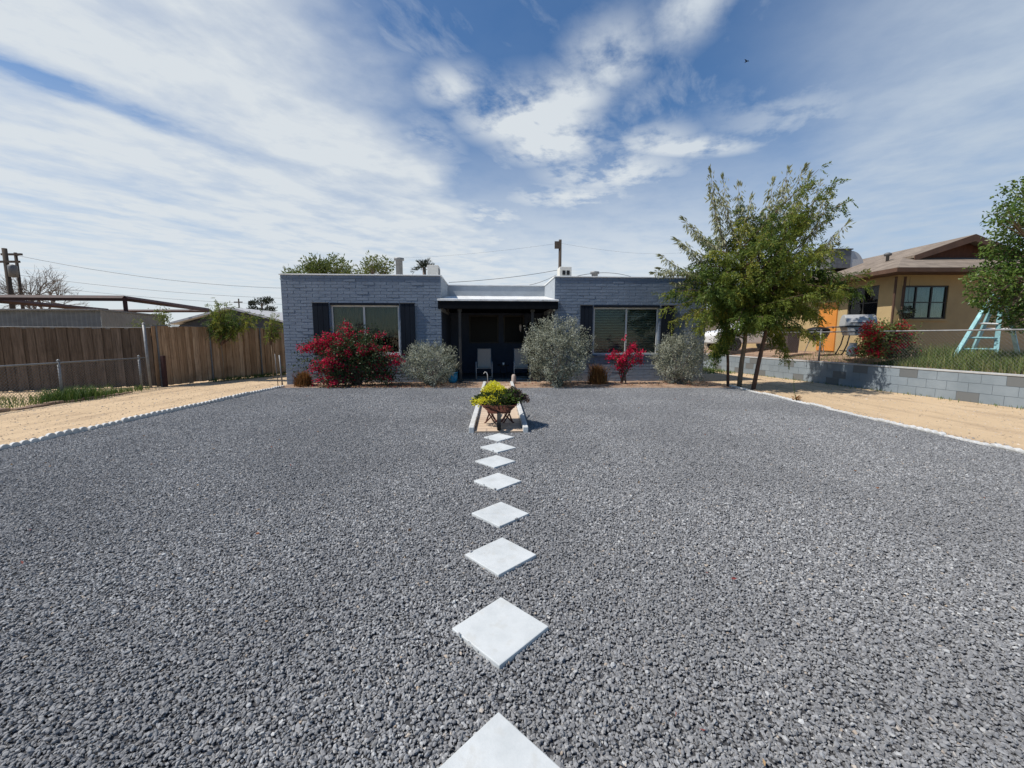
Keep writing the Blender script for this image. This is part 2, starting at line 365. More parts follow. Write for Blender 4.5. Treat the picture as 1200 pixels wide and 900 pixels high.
def gravel_obj():
    T = 1.01; nx = 14; ny = 13
    pts = [(GX0 + T*(i+.5), GY0 + T*(j+.5), 0) for i in range(nx) for j in range(ny)]
    me = bpy.data.meshes.new('gravel'); me.from_pydata(pts, [], [])
    o = bpy.data.objects.new('gravel', me); COL.objects.link(o)
    nt = bpy.data.node_groups.new('gravel_layout', 'GeometryNodeTree')
    nt.interface.new_socket('Geometry', in_out='INPUT', socket_type='NodeSocketGeometry'); nt.interface.new_socket('Geometry', in_out='OUTPUT', socket_type='NodeSocketGeometry')
    N = nt.nodes; Lk = nt.links; gi = N.new('NodeGroupInput'); go = N.new('NodeGroupOutput')
    g2i = N.new('GeometryNodeGeometryToInstance')
    for tl in tiles:
        oi = N.new('GeometryNodeObjectInfo'); oi.inputs['Object'].default_value = tl; Lk.new(oi.outputs['Geometry'], g2i.inputs[0])
    iop = N.new('GeometryNodeInstanceOnPoints'); Lk.new(gi.outputs[0], iop.inputs['Points']); Lk.new(g2i.outputs[0], iop.inputs['Instance'])
    iop.inputs['Pick Instance'].default_value = True
    ri = N.new('FunctionNodeRandomValue'); ri.data_type = 'INT'; ri.inputs[4].default_value = 0; ri.inputs[5].default_value = 2; ri.inputs['Seed'].default_value = 3
    Lk.new(ri.outputs[2], iop.inputs['Instance Index'])
    rr = N.new('FunctionNodeRandomValue'); rr.data_type = 'INT'; rr.inputs[4].default_value = 0; rr.inputs[5].default_value = 3; rr.inputs['Seed'].default_value = 9
    mu = N.new('ShaderNodeMath'); mu.operation = 'MULTIPLY'; mu.inputs[1].default_value = math.pi/2; Lk.new(rr.outputs[2], mu.inputs[0])
    cb = N.new('ShaderNodeCombineXYZ'); Lk.new(mu.outputs[0], cb.inputs[2]); Lk.new(cb.outputs[0], iop.inputs['Rotation'])
    gr = N.new('GeometryNodeMeshGrid'); gr.inputs['Size X'].default_value = GX1-GX0; gr.inputs['Size Y'].default_value = GY1-GY0; gr.inputs['Vertices X'].default_value = 2; gr.inputs['Vertices Y'].default_value = 2
    tf = N.new('GeometryNodeTransform'); tf.inputs['Translation'].default_value = ((GX0+GX1)/2, (GY0+GY1)/2, .004); Lk.new(gr.outputs[0], tf.inputs[0])
    sm = N.new('GeometryNodeSetMaterial'); sm.inputs['Material'].default_value = M['gravel_bed']; Lk.new(tf.outputs[0], sm.inputs[0])
    jo = N.new('GeometryNodeJoinGeometry'); Lk.new(sm.outputs[0], jo.inputs[0]); Lk.new(iop.outputs[0], jo.inputs[0]); Lk.new(jo.outputs[0], go.inputs[0])
    md = o.modifiers.new('layout', 'NODES'); md.node_group = nt
    return tag(o, 'dark grey crushed gravel spread over the whole front yard', 'gravel', kind='stuff')
gravel_obj()

# ------------------------------------------------------------------ paving: walk, curbs, diamond pavers, edging
WROT = R(2.0)
w = MB(); w.box(-.40, 0, 0, .40, 7.15, .045)
wo = w.build('walkway', M['walk']); wo.location = (-.22, 6.62, 0); wo.rotation_euler = (0, 0, WROT); tag(wo, kind='structure')
for sx, nm in ((-1, 'left'), (1, 'right')):
    c = MB(); L0 = 7.0
    x0, x1 = sorted((sx * .405, sx * .495))
    k = 0; y = 0.0
    while y < L0 - .05:
        c.box(x0 + random.uniform(-.004, .004), y, 0, x1 + random.uniform(-.004, .004), min(L0, y + .9) - .006, .115 + random.uniform(-.004, .004)); y += .9
    o = c.build('walk_curb', M['curb'], None, False, .012); o.location = (-.22, 6.62, 0); o.rotation_euler = (0, 0, WROT)
    tag(o, 'white concrete curb along the %s side of the tan walkway under the wheelbarrow' % nm, 'curb', 'curbs beside the walkway')
pv = [(-.05, 1.285, .365), (-.063, 2.045, .372), (-.082, 2.79, .367), (-.105, 3.485, .365), (-.158, 4.31, .37), (-.212, 5.03, .366), (-.196, 5.68, .366), (-.206, 6.27, .34)]
plab = ['largest white diamond paver at the bottom edge, cut off by the frame', 'second white diamond paver from the camera, nearest one seen whole', 'third white diamond paver from the camera in the stepping line',
        'fourth white diamond paver from the camera in the stepping line', 'fourth white diamond paver counting back from the wheelbarrow', 'third white diamond paver counting back from the wheelbarrow',
        'second white diamond paver counting back from the wheelbarrow', 'small white diamond paver touching the end of the tan walkway']
for (x, y, s), lb in zip(pv, plab):
    b = MB(); h = s / 2; b.box(-h, -h, 0, h, h, .036)
    o = b.build('stepping_paver', M['paver'], None, False, .005); o.location = (x, y, 0); o.rotation_euler = (R(random.uniform(-1.0, 1.0)), R(random.uniform(-1.0, 1.0)), R(45 + random.uniform(-1.5, 1.5)))
    tag(o, lb, 'paver', 'white stepping pavers laid as diamonds')
def edging_piece(L=.60, ns=5, th=.055, h=.055):
    poly = [(0, 0), (L, 0)]; r = L / ns / 2
    for k in reversed(range(ns)):
        cx = (k + .5) * 2 * r
        for a in np.linspace(0, math.pi, 9)[(0 if k == ns-1 else 1):]: poly.append((cx + r * .98 * math.cos(a), h + r * .85 * math.sin(a)))
    m = MB(); m.prism(poly, -th/2, th/2, 'x'); return m
first = None
for side, x, ys, lb in ((0, -7.235, [5.0 + .606*i for i in range(13)], 'white scalloped concrete edging stone between gravel and left sand driveway'), (1, 6.965, [4.6 + .606*i for i in range(14)], 'white scalloped concrete edging stone between gravel and right sand driveway')):
    proto = None
    for i, y in enumerate(ys):
        if proto is None: proto = o = edging_piece(.6, 5, .055 if side == 0 else .09, .05 if side == 0 else .015).build('edging_stone', M['edging'], None, False, .006)
        else: o = proto.copy(); COL.objects.link(o)
        o.location = (x + random.uniform(-.015, .015), y, random.uniform(-.024, .004)); o.rotation_euler = (R(random.uniform(-1.4, 1.4)), R(random.uniform(-6, 6)), R(random.uniform(-1.6, 1.6)))
        tag(o, lb, 'edging stone', ('edging stones along the left driveway', 'edging stones along the right driveway')[side])

def pebbles(name, lb, P, size, mt):
    n=len(P); ico=unit(np.array([(1,0,0),(-1,0,0),(0,1,0),(0,-1,0),(0,0,1),(0,0,-1)],float)); tri=np.array([(0,2,4),(2,1,4),(1,3,4),(3,0,4),(2,0,5),(1,2,5),(3,1,5),(0,3,5)])
    v=(ico[None]*RNG.uniform(.6,1.3,(n,6,3))*(RNG.lognormal(0,.45,(n,1,1))*size)*np.array([1.2,1.2,.75])+P[:,None]).reshape(-1,3)
    o=link_mesh(name,v,(np.arange(n)[:,None,None]*6+tri).reshape(-1,3),mt,None,False,np.repeat(RNG.random(n),8)); return tag(o,lb,'pebbles',kind='stuff')
M['pebble']=leafmat('driveway_pebble',[(.24,.18,.125),(.42,.33,.24),(.58,.50,.41)],.9,0.0)
n=9000; P=np.stack([np.where(RNG.random(n)<.5,RNG.uniform(-11.1,-7.3,n),RNG.uniform(7.05,11.2,n)),RNG.uniform(4.5,17,n),np.full(n,.002)],1); pebbles('driveway_pebbles','small loose stones scattered over the sand driveways',P,.0075,M['pebble'])
n=1500; sd=RNG.random(n)<.5; P=np.stack([np.where(sd,-7.27-np.abs(RNG.normal(0,.16,n)),7.02+np.abs(RNG.normal(0,.16,n))),RNG.uniform(4.5,12.8,n),np.full(n,.005)],1)
k=700; Q_=np.stack([RNG.uniform(-6.9,6.6,k),12.6+np.abs(RNG.normal(0,.12,k)),np.full(k,.014)],1)
spill=[]
for (x,y,sz) in pv:
    for _ in range(3):
        e=random.uniform(-.5,.5)*sz; d=sz/2+abs(random.gauss(.004,.004)); a,b=random.choice(((e,d),(e,-d),(d,e),(-d,e))); c=math.sqrt(.5); spill.append((x+(a-b)*c,y+(a+b)*c,.040))
pebbles('stray_gravel','stray gravel stones kicked over the edging and paver rims',np.concatenate([P,Q_,np.array(spill)]),.0085,M['stone'])
n=130; o=leaves_obj('dry_leaves',np.stack([RNG.uniform(-6.5,6.5,n),RNG.uniform(1.3,12,n),np.full(n,.032)],1),np.stack([RNG.normal(size=n),RNG.normal(size=n),RNG.normal(0,.3,n)],1),RNG.uniform(.02,.045,n),RNG.uniform(.012,.024,n),M['litter'],None); tag(o,'a few dry leaves lying on the gravel','leaf litter',kind='stuff')

# ------------------------------------------------------------------ the house
A = math.atan(.06); HO = Vector((-7.55, 13.6, 0))
house = thing('brick_house', 'low flat roofed blue grey painted brick house with a recessed dark porch', 'house', HO, A)
HT = 3.6; W1, P0, P1, W2 = 5.18, 5.18, 9.02, 14.36
def brick_front(x0, x1, z0, z1, hole, nm, sides):
    rows = int(round((z1 - z0) / .102)); rh = (z1 - z0) / rows; V = []; F = []; rn = []
    hx0, hx1, hz0, hz1 = hole
    for r in range(rows):
        za, zb = z0 + r*rh, z0 + (r+1)*rh; x = x0 - (.2 if r % 2 else 0.0)
        while x < x1:
            xe = x + .4; spans = [(max(x, x0), min(xe, x1))]
            if zb > hz0 + .01 and za < hz1 - .01:
                a, b = spans[0]; spans = [(a, min(b, hx0)), (max(a, hx1), b)]
            for a, b in spans:
                if b - a < .03: continue
                m = .007; fy = -random.uniform(.006, .009) - (.007 if random.random() < .06 else 0)
                ja = [random.uniform(-.0025, .0025) for _ in range(8)]
                a2, b2 = a + (m if a > x0 else 0), b - (m if b < x1 else 0)
                vs = [(a2, 0, za+m*.7), (b2, 0, za+m*.7), (b2, 0, zb-m*.7), (a2, 0, zb-m*.7),
                      (a2+.006+ja[0], fy+ja[1], za+.008), (b2-.006+ja[2], fy+ja[3], za+.008), (b2-.006+ja[4], fy+ja[5], zb-.008), (a2+.006+ja[6], fy+ja[7], zb-.008)]
                bi = len(V); V += vs; fs = [(4,5,6,7), (0,1,5,4), (1,2,6,5), (2,3,7,6), (3,0,4,7)]
                F += [tuple(i + bi for i in q) for q in fs]; rn += [random.random()] * 5
            x = xe
    # mortar face with the opening, and the side and reveal walls
    def q(*p):
        bi = len(V); V.extend(p); F.append(tuple(range(bi, bi+4))); rn.append(.9)
    y = .003
    q((x0,y,z0),(hx0,y,z0),(hx0,y,z1),(x0,y,z1)); q((hx1,y,z0),(x1,y,z0),(x1,y,z1),(hx1,y,z1))
    q((hx0,y,z0),(hx1,y,z0),(hx1,y,hz0),(hx0,y,hz0)); q((hx0,y,hz1),(hx1,y,hz1),(hx1,y,z1),(hx0,y,z1))
    d = .13
    q((hx0,y,hz0),(hx1,y,hz0),(hx1,d,hz0),(hx0,d,hz0)); q((hx0,y,hz1),(hx0,d,hz1),(hx1,d,hz1),(hx1,y,hz1))
    q((hx0,y,hz0),(hx0,d,hz0),(hx0,d,hz1),(hx0,y,hz1)); q((hx1,y,hz0),(hx1,y,hz1),(hx1,d,hz1),(hx1,d,hz0))
    for xs, y1 in sides: q((xs,y,z0),(xs,y1,z0),(xs,y1,z1),(xs,y,z1))
    return link_mesh(nm, np.array(V), F, M['brick'], house, False, rn)
HL = (1.55, 3.78, 1.02, 2.64); HR = (10.38, 12.68, .98, 2.60)
brick_front(0, W1, -.05, HT, HL, 'front_wall', [(0, 9), ])
brick_front(P1, W2, -.05, HT, HR, 'front_wall', [(W2, 9), ])
# porch-side returns of the two blocks above and below the porch roof
rt = MB(); rt.box(P0 - .12, .002, -.05, P0 - .002, 3.7, 2.45); rt.box(P1 + .002, .002, -.05, P1 + .12, 3.7, 2.45); rt.box(.0, 8.9, -.05, W2, 9, HT); rt.build('side_wall', M['shaded_blue_wall'], house)
rp = MB(); rp.box(P0 - .2, .004, 2.45, P0 + .001, 2.7, HT); rp.box(P1 - .001, .004, 2.45, P1 + .2, 2.7, HT)
rp.box(P0 + .001, 2.5, 2.7, P1 - .001, 2.68, HT); rp.build('parapet', M['grey_parapet'], house)
for x0, x1, y0, y1 in ((-.035, P0 + .03, -.035, .2), (P1 - .03, W2 + .035, -.035, .2), (P0 + .0325, P1 - .0325, 2.47, 2.70)):
    c = MB(); c.box(x0, y0, HT + .002, x1, y1, HT + .04); c.build('coping', M['white_paint'], house, False, .006)
for x in (P0, P1):
    c = MB(); c.box(x - (.2 if x == P0 else .03), .202, HT + .002, x + (.03 if x == P0 else .2), 2.7, HT + .038); c.build('coping', M['white_paint'], house, False, .006)
c = MB(); c.box(-.03, .202, HT + .002, .18, 9.0, HT + .038); c.build('coping', M['white_paint'], house, False, .006)
rf = MB(); rf.add([(.1, .15, 3.42), (P0 - .1, .15, 3.42), (P0 - .1, 8.95, 3.42), (.1, 8.95, 3.42)], [(0,1,2,3)]); rf.add([(P1 + .1, .15, 3.42), (W2 - .1, .15, 3.42), (W2 - .1, 8.95, 3.42), (P1 + .1, 8.95, 3.42)], [(0,1,2,3)])
rf.add([(P0 - .1, 2.6, 3.425), (P1 + .1, 2.6, 3.425), (P1 + .1, 8.95, 3.425), (P0 - .1, 8.95, 3.425)], [(0,1,2,3)])
roof = rf.build('roof', M['roofcoat'], house)
def vent(px, py0, py1, d, r, nm):
    q = at(px, py0, 13.6 + d); loc = Matrix.Rotation(-A, 4, 'Z') @ (q - HO)
    m = MB(); top = loc.z; m.lathe([(r, 3.42), (r, top - .1), (r*1.45, top - .1), (r*1.45, top - .02), (r*.6, top)], (loc.x, loc.y, 0), 14)
    return m.build(nm, M['metal'], roof, True)
vent(467.5, 302, 322, 2.2, .13, 'vent_pipe'); vent(697, 318, 325, 2.6, .12, 'vent_pipe')
# porch roof
pr = MB(); pr.add([(P0-.1,-.28,2.83),(P1+.1,-.28,2.83),(P1-.003,0,2.87),(P1-.003,2.498,3.20),(P0+.003,2.498,3.20),(P0+.003,0,2.87)], [(0,1,2,3,4,5)])
pr.add([(P0-.1,-.28,2.83),(P1+.1,-.28,2.83),(P1+.1,-.28,2.775),(P0-.1,-.28,2.775)], [(0,3,2,1)])
pr.add([(P0-.1,-.28,2.775),(P1+.1,-.28,2.775),(P1+.1,-.28,2.83),(P0-.1,-.28,2.83),(P0-.1,-.024,2.86),(P1+.1,-.024,2.86),(P1+.1,-.024,2.775),(P0-.1,-.024,2.775)], [(0,3,4,7),(1,6,5,2),(0,7,6,1),(3,2,5,4)])
pr.build('porch_roof', M['roofcoat'], house)
fa = MB(); fa.box(P0-.08,-.26,2.52,P1+.08,-.21,2.772); fa.box(P0-.08,-.209,2.52,P0-.04,-.026,2.772); fa.box(P1+.04,-.209,2.52,P1+.08,-.026,2.772); fa.build('fascia', M['black_trim'], house, False, .004)
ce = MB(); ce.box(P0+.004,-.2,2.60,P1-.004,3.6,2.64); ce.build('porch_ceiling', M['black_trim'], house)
for x in (5.80, 8.26):
    p = MB(); p.box(x-.045,-.06,.05,x+.045,.03,2.52); p.box(x-.07,-.08,2.44,x+.07,.05,2.519); p.build('porch_post', M['dark_frame'], house, False, .004)
pf = MB(); pf.box(P0+.004,-.15,0,P1-.004,3.6,.05); pf.build('porch_floor', plain('porch_slab', (.12,.11,.105), .9, .2, 4), house)
bw = MB(); bw.box(P0-.1,3.602,0,P1+.1,3.72,2.69); bw.build('back_wall', M['shaded_blue_wall'], house)
PD = 3.6
for x0, x1 in ((5.95, 7.2), (7.42, 8.3)):
    wf = MB(); z0, z1 = 1.32, 2.5
    for b in ((x0,PD-.045,z0,x0+.05,PD-.001,z1),(x1-.05,PD-.045,z0,x1,PD-.001,z1),(x0+.051,PD-.045,z1-.05,x1-.051,PD-.001,z1),(x0+.051,PD-.045,z0,x1-.051,PD-.001,z0+.05)): wf.box(*b)
    o = wf.build('porch_window', M['dark_frame'], house); g = MB(); g.box(x0+.05,PD-.015,z0+.05,x1-.05,PD-.006,z1-.05); g.build('pane', plain('dark_pane',(.005,.006,.007),.35,.1,2,spec=.12), o)
dr = MB(); dr.box(8.45,PD-.05,.05,8.97,PD-.001,2.2); d = dr.build('front_door', M['black_trim'], house, False, .004)
hd = MB(); hd.tube([(8.52,PD-.06,1.0),(8.52,PD-.10,1.0),(8.52,PD-.10,1.14)],.012,8); hd.build('handle', M['metal'], d)
# front windows
def front_window(h, blind, slats):
    x0, x1, z0, z1 = h; xm = (x0+x1)/2 + (-.05 if slats == 0 else .02)
    wi = MB(); e = .055
    for b in ((x0+.002,.05,z0+.002,x0+e,.115,z1-.002),(x1-e,.05,z0+.002,x1-.002,.115,z1-.002),(x0+e+.001,.05,z1-e,x1-e-.001,.115,z1-.002),(x0+e+.001,.05,z0+.002,x1-e-.001,.115,z0+e)): wi.box(*b)
    wi.box(xm-.03,.055,z0+e+.001,xm+.03,.11,z1-e-.001)
    w_ = wi.build('window', M['alu'], house, False, .003)
    for a, b in ((x0+e-.005, xm-.025), (xm+.025, x1-e+.005)):
        g = MB(); g.box(a,.085,z0+e-.005,b,.091,z1-e+.005); g.build('pane', M['glass'], w_)
    bl = MB()
    if slats:
        z = z0 + .07
        while z < z1 - .06:
            bl.add([(x0+.06,.14,z),(x1-.06,.14,z),(x1-.06,.175,z+.034),(x0+.06,.175,z+.034)], [(0,1,2,3)]); z += .056
    else:
        for a, b, zz in ((x0+.06, xm-.03, z0+.3), (xm+.03, x1-.06, z0+.55)):
            n = 24
            for k in range(n):
                xa, xb = a+(b-a)*k/n, a+(b-a)*(k+1)/n; ya, yb = .15+.008*math.sin(k*1.9), .15+.008*math.sin((k+1)*1.9)
                bl.add([(xa,ya,zz),(xb,yb,zz),(xb,yb,z1-.05),(xa,ya,z1-.05)], [(0,1,2,3)])
    bl.build('blind', blind, w_)
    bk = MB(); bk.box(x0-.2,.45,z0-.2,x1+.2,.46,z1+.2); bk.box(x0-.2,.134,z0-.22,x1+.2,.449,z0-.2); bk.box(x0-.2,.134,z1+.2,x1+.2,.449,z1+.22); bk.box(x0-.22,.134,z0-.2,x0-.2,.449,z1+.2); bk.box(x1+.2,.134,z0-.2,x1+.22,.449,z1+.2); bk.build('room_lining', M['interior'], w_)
    s = MB(); s.box(x0-.03,-.045,z0-.07,x1+.03,.05,z0-.002); s.build('sill', M['shaded_blue_wall'] if slats else M['white_paint'], w_, False, .006)
    # boxed head over the opening
    s = MB(); s.box(x0-.0,-.07,z1+.004,x1+.0,.0,z1+.07); s.build('head_board', M['shutter'], w_, False, .004)
front_window(HL, M['blind_tan'], 0); front_window(HR, M['blind_green'], 1)
def shutter(x0, x1, z0, z1):
    s = MB(); n = 3; wd = (x1-x0)/n
    for k in range(n): s.box(x0+k*wd+.004,-.085,z0,x0+(k+1)*wd-.004,-.03,z1)
    s.box(x0+.01,-.0299,z0+.01,x1-.01,-.022,z1-.01)
    for z in (z0+.18, z1-.28): s.box(x0+.02,-.0299,z,x1-.02,-.012,z+.1)
    o = s.build('shutter', M['shutter'], house, False, .004)
    c = MB(); c.box(x0-.01,-.1,z1+.002,x1+.01,-.02,z1+.022); c.build('shutter_cap', M['white_paint'] if 0 else M['dull_metal'], o)
for x0, x1 in ((.99, 1.5), (3.83, 4.31)): shutter(x0, x1, .98, 2.70)
for x0, x1 in ((9.9, 10.33), (12.73, 13.2)): shutter(x0, x1, .95, 2.66)

# porch furniture
def porch_chair(px, lb):
    q = at(px, 443, 15.35); t = thing('patio_chair', lb, 'chair', (q.x, 15.15, .05), R(3), 'pair of sling chairs on the porch')
    for s in (-1, 1):
        f = MB(); x = s*.29
        f.tube([(x,-.30,.01),(x,-.27,.60),(x,-.05,.62),(x,.28,.58)],.016,8); f.tube([(x*.98,-.30,.012),(x*.98,.45,.012)],.016,8); f.build('side_frame', M['chair_frame'], t, True)
    b = MB(); b.tube([(-.25,-.28,.40),(-.25,.2,.36),(-.25,.45,1.09),(.25,.45,1.09),(.25,.2,.36),(.25,-.28,.40)],.015,8); b.tube([(-.29,-.3,.012),(.29,-.3,.012)],.015,8); b.tube([(-.29,.45,.012),(.29,.45,.012)],.015,8); b.build('seat_frame', M['chair_frame'], t, True)
    st = MB(); st.box(-.24,-.27,.385,.24,.2,.395); st.build('seat', M['sling'], t)
    bk = MB(); Mx = Matrix.Translation((0,.2,.37)) @ Matrix.Rotation(R(-19),4,'X'); bk.box(-.24,-.006,.0,.24,.006,.76,Mx); bk.build('backrest', M['sling'], t)
porch_chair(568, 'sling patio chair on the porch beside the porch post'); porch_chair(611, 'sling patio chair on the porch half hidden by the big round sage')
t = thing('side_table', 'small dark round table between the two porch chairs', 'table', (at(590,443,15.2).x, 15.35, .05), 0)
m = MB(); m.lathe([(.22,.46),(.22,.49)],(0,0,0),20); m.build('tabletop', M['black_metal'], t)
for k in range(3):
    a = k*2.09+.4; m = MB(); m.tube([(.18*math.cos(a),.18*math.sin(a),0),(.1*math.cos(a),.1*math.sin(a),.46)],.012,6); m.build('leg', M['black_metal'], t)
cp = at(590,427,15.3); t = MB(); t.lathe([(.03,0),(.04,.09),(.036,.09),(.028,.01)],(0,0,0),12); o=t.build('cup', M['white_paint'],None,True); o.location=(cp.x,15.33,.54); tag(o,'small white cup on the dark table between the porch chairs','cup')
q = at(610,384,15.6); t = thing('wind_chime','small pale wind chime hanging from the porch ceiling','wind chime',(q.x,15.6,q.z))
m=MB(); m.tube([(0,0,.1),(0,0,2.60-q.z)],.004,5); m.build('cord',M['wire'],t); m=MB(); m.lathe([(.015,.12),(.05,.08),(.055,.02),(.03,-.1),(.01,-.16)],(0,0,0),10); m.build('bell',M['sling'],t,True)
q = at(525,362,14.6); t = thing('porch_lantern','small lantern hanging at the dark end of the porch','lantern',(q.x,14.6,q.z))
m=MB(); m.tube([(0,0,.1),(0,0,2.60-q.z)],.005,5); m.build('chain',M['wire'],t); m=MB(); m.box(-.05,-.05,-.12,.05,.05,.06); m.build('housing',M['dark_frame'],t,False,.005); m=MB(); m.lathe([(.08,.062),(.02,.12)],(0,0,0),8); m.build('cap',M['dark_frame'],t)
# pot at the porch corner
q = at(533.5,444,13.55)
t = thing('plant_pot','bright blue glazed pot beside the small sage at the porch corner','pot',(-2.0,13.7,.05))
m=MB(); m.lathe([(.10,0),(.15,.08),(.17,.22),(.165,.34),(.185,.345),(.185,.37),(.15,.37),(.14,.30)],(0,0,0),24); m.build('pot_body',M['blue_pot'],t,True)
v,f,rn=blades(np.stack([RNG.normal(0,.05,90),RNG.normal(0,.05,90),np.full(90,.3)],1),.42,.9,.018); link_mesh('leaves',v,f,M['leaf_sage'],t,False,rn)

# roof machines
def ac_unit(px0, px1, py, Y, lb, grille):
    a, b = at(px0, py, Y), at(px1, py, Y); w_ = (b.x-a.x); t = thing('air_conditioner', lb, 'air conditioner', ((a.x+b.x)/2, Y, 3.425), A)
    h = a.z - 3.425; m = MB(); m.box(-w_/2,-.0,.06,w_/2,.6,h); m.build('case', M['ac'], t, False, .012)
    if grille:
        for i in range(2):
            for j in range(3):
                g = MB(); x = -w_*.28 + i*w_*.36; z = h - .1 - (j+1)*h*.25; g.box(x,-.012,z,x+w_*.26,-.002,z+h*.2); g.build('grille', M['black_metal'], t)
    else:
        g = MB(); g.box(w_/2+.002,.05,h*.3,w_/2+.012,.55,h*.9); g.build('grille', M['dull_metal'], t)
    for x in (-w_/2+.05, w_/2-.1): 
        s = MB(); s.box(x,.02,0,x+.05,.58,.0595); s.build('foot', M['dull_metal'], t)
ac_unit(500.5, 513.5, 310.5, 16.6, 'plain beige rooftop cooler on the left wing beside the palm', False); ac_unit(656, 670, 312.5, 16.0, 'pale rooftop cooler with dark square grilles beside the wooden pole', True)

# ------------------------------------------------------------------ shrubs
def sage(px, pyb, pw, ptop, Y, lb, n, shape=(1,1), seed=1):
    x = at(px, pyb, Y).x; hw = (pw / 2) / FPX * Y; zt = at(px, ptop, Y).z; t = thing('sage_shrub', lb, 'shrub', (x, Y, .03), 0, 'silver grey sages along the house front')
    c = np.array([0, 0, zt*.52]); ax = np.array([hw, min(hw, .75), zt*.5])
    d = rand_dirs(n); lum = lumpy(d, seed, .21, 1.9); fine = lumpy(d, seed+9, .16, 6.0); rr = np.clip(1 - np.abs(RNG.normal(0, .16, n)), .15, 1) 
    P = c + d * ax * (lum * fine * rr)[:, None]; P[:, 2] = np.maximum(P[:, 2], .02)
    D = unit(d * .6 + np.array([0, 0, .4]) + RNG.normal(scale=.9, size=(n, 3)))
    br = MB()
    for k in range(46):
        e = c + rand_dirs(1)[0] * ax * .93; e[2] = max(e[2], .15)
        s0 = np.array([random.uniform(-.12,.12), random.uniform(-.12,.12), 0]); pts = bez(s0, np.array([e[0]*.35, e[1]*.35, e[2]*.55]), e, 6)
        br.tube(pts, list(np.linspace(.014, .003, 6)), 5, False)
    br.build('branches', M['bark_grey'], t)
    leaves_obj('leaves', P, D, RNG.uniform(.03, .06, n), RNG.uniform(.02, .038, n), M['leaf_sage'], t, np.clip(RNG.normal(.45,.2,n)+.9*np.array([mnoise.noise(Vector(x)*4.5) for x in P]),0,1))
    # short upright sprigs break the outline
    k = n // 60; d = rand_dirs(k); d[:, 2] = np.abs(d[:, 2]) * .9 + .05; d = unit(d); base = c + d * ax * (lumpy(d, seed, .21, 1.9) * .97)[:, None]
    up = unit(d + np.array([0, 0, .8]) + RNG.normal(scale=.25, size=(k, 3))); Ls = RNG.uniform(.07, .24, k); PP = []; DD = []
    for j in range(12):
        tt = j / 11; PP.append(base + up * (Ls * tt)[:, None]); DD.append(unit(up * .8 + RNG.normal(scale=.6, size=(k, 3))))
    leaves_obj('sprigs', np.concatenate(PP), np.concatenate(DD), RNG.uniform(.025, .045, k*12), .013, M['leaf_sage'], t)
sage(504, 450, 57, 405, 13.15, 'low wide silver grey sage beside the blue pot', 9000, seed=2)
sage(652, 456, 71, 380, 13.0, 'biggest roundest silver grey sage right of the porch', 17000, seed=5)
sage(794, 452, 58, 396, 13.55, 'silver grey sage at the right end of the house under the tree', 9500, seed=8)

def bougainvillea(name, lb, base, targets, nleaf, nbract, lm, bm, group=None, cat='shrub', leafdens=1.0, spread=.12):
    t = thing(name, lb, cat, base, 0, group); br = MB(); LP = []; LD = []; BP = []; BD = []
    for tx, ty, tz, fl in targets:
        e = np.array([tx, ty, tz]); s0 = np.array([random.uniform(-.15,.15), random.uniform(-.1,.1), 0])
        midp = np.array([tx*.35 + random.uniform(-.1,.1), ty*.4, max(tz*1.05, tz*.6+.35)]); pts = bez(s0, midp, e, 10)
        pts[1:-1] += RNG.normal(0, .02, (8, 3)); br.tube(pts, list(np.linspace(.013, .003, 10)), 5, False)
        n = int(nleaf * random.uniform(.6, 1.3)); tt = RNG.uniform(.25, 1, n) ** .8; ip = np.stack([np.interp(tt, np.linspace(0,1,10), pts[:, k]) for k in range(3)], 1)
        LP.append(ip + RNG.normal(0, spread, (n, 3))); LD.append(RNG.normal(0, 1, (n, 3)) + np.array([0, 0, .1]))
        n = int(nbract * fl)
        if n:
            tt = np.clip(1 - np.abs(RNG.normal(0, .28, n)), .2, 1); ip = np.stack([np.interp(tt, np.linspace(0,1,10), pts[:, k]) for k in range(3)], 1)
            cl = RNG.normal(0, spread*.55, (max(1, n//14), 3)); ip = ip + cl[RNG.integers(0, len(cl), n)] + RNG.normal(0, .035, (n, 3))
            BP.append(ip); BD.append(RNG.normal(0, 1, (n, 3)) + np.array([0, -.2, .3]))
    br.build('branches', M['bark'], t)
    LP = np.concatenate(LP); LP[:, 2] = np.maximum(LP[:, 2], .02); n = len(LP)
    leaves_obj('leaves', LP, np.concatenate(LD), RNG.uniform(.05, .09, n), RNG.uniform(.032, .055, n), lm, t)
    BP = np.concatenate(BP); BP[:, 2] = np.maximum(BP[:, 2], .02); n = len(BP)
    leaves_obj('flowers', BP, np.concatenate(BD), RNG.uniform(.04, .066, n), RNG.uniform(.035, .055, n), bm, t); return t
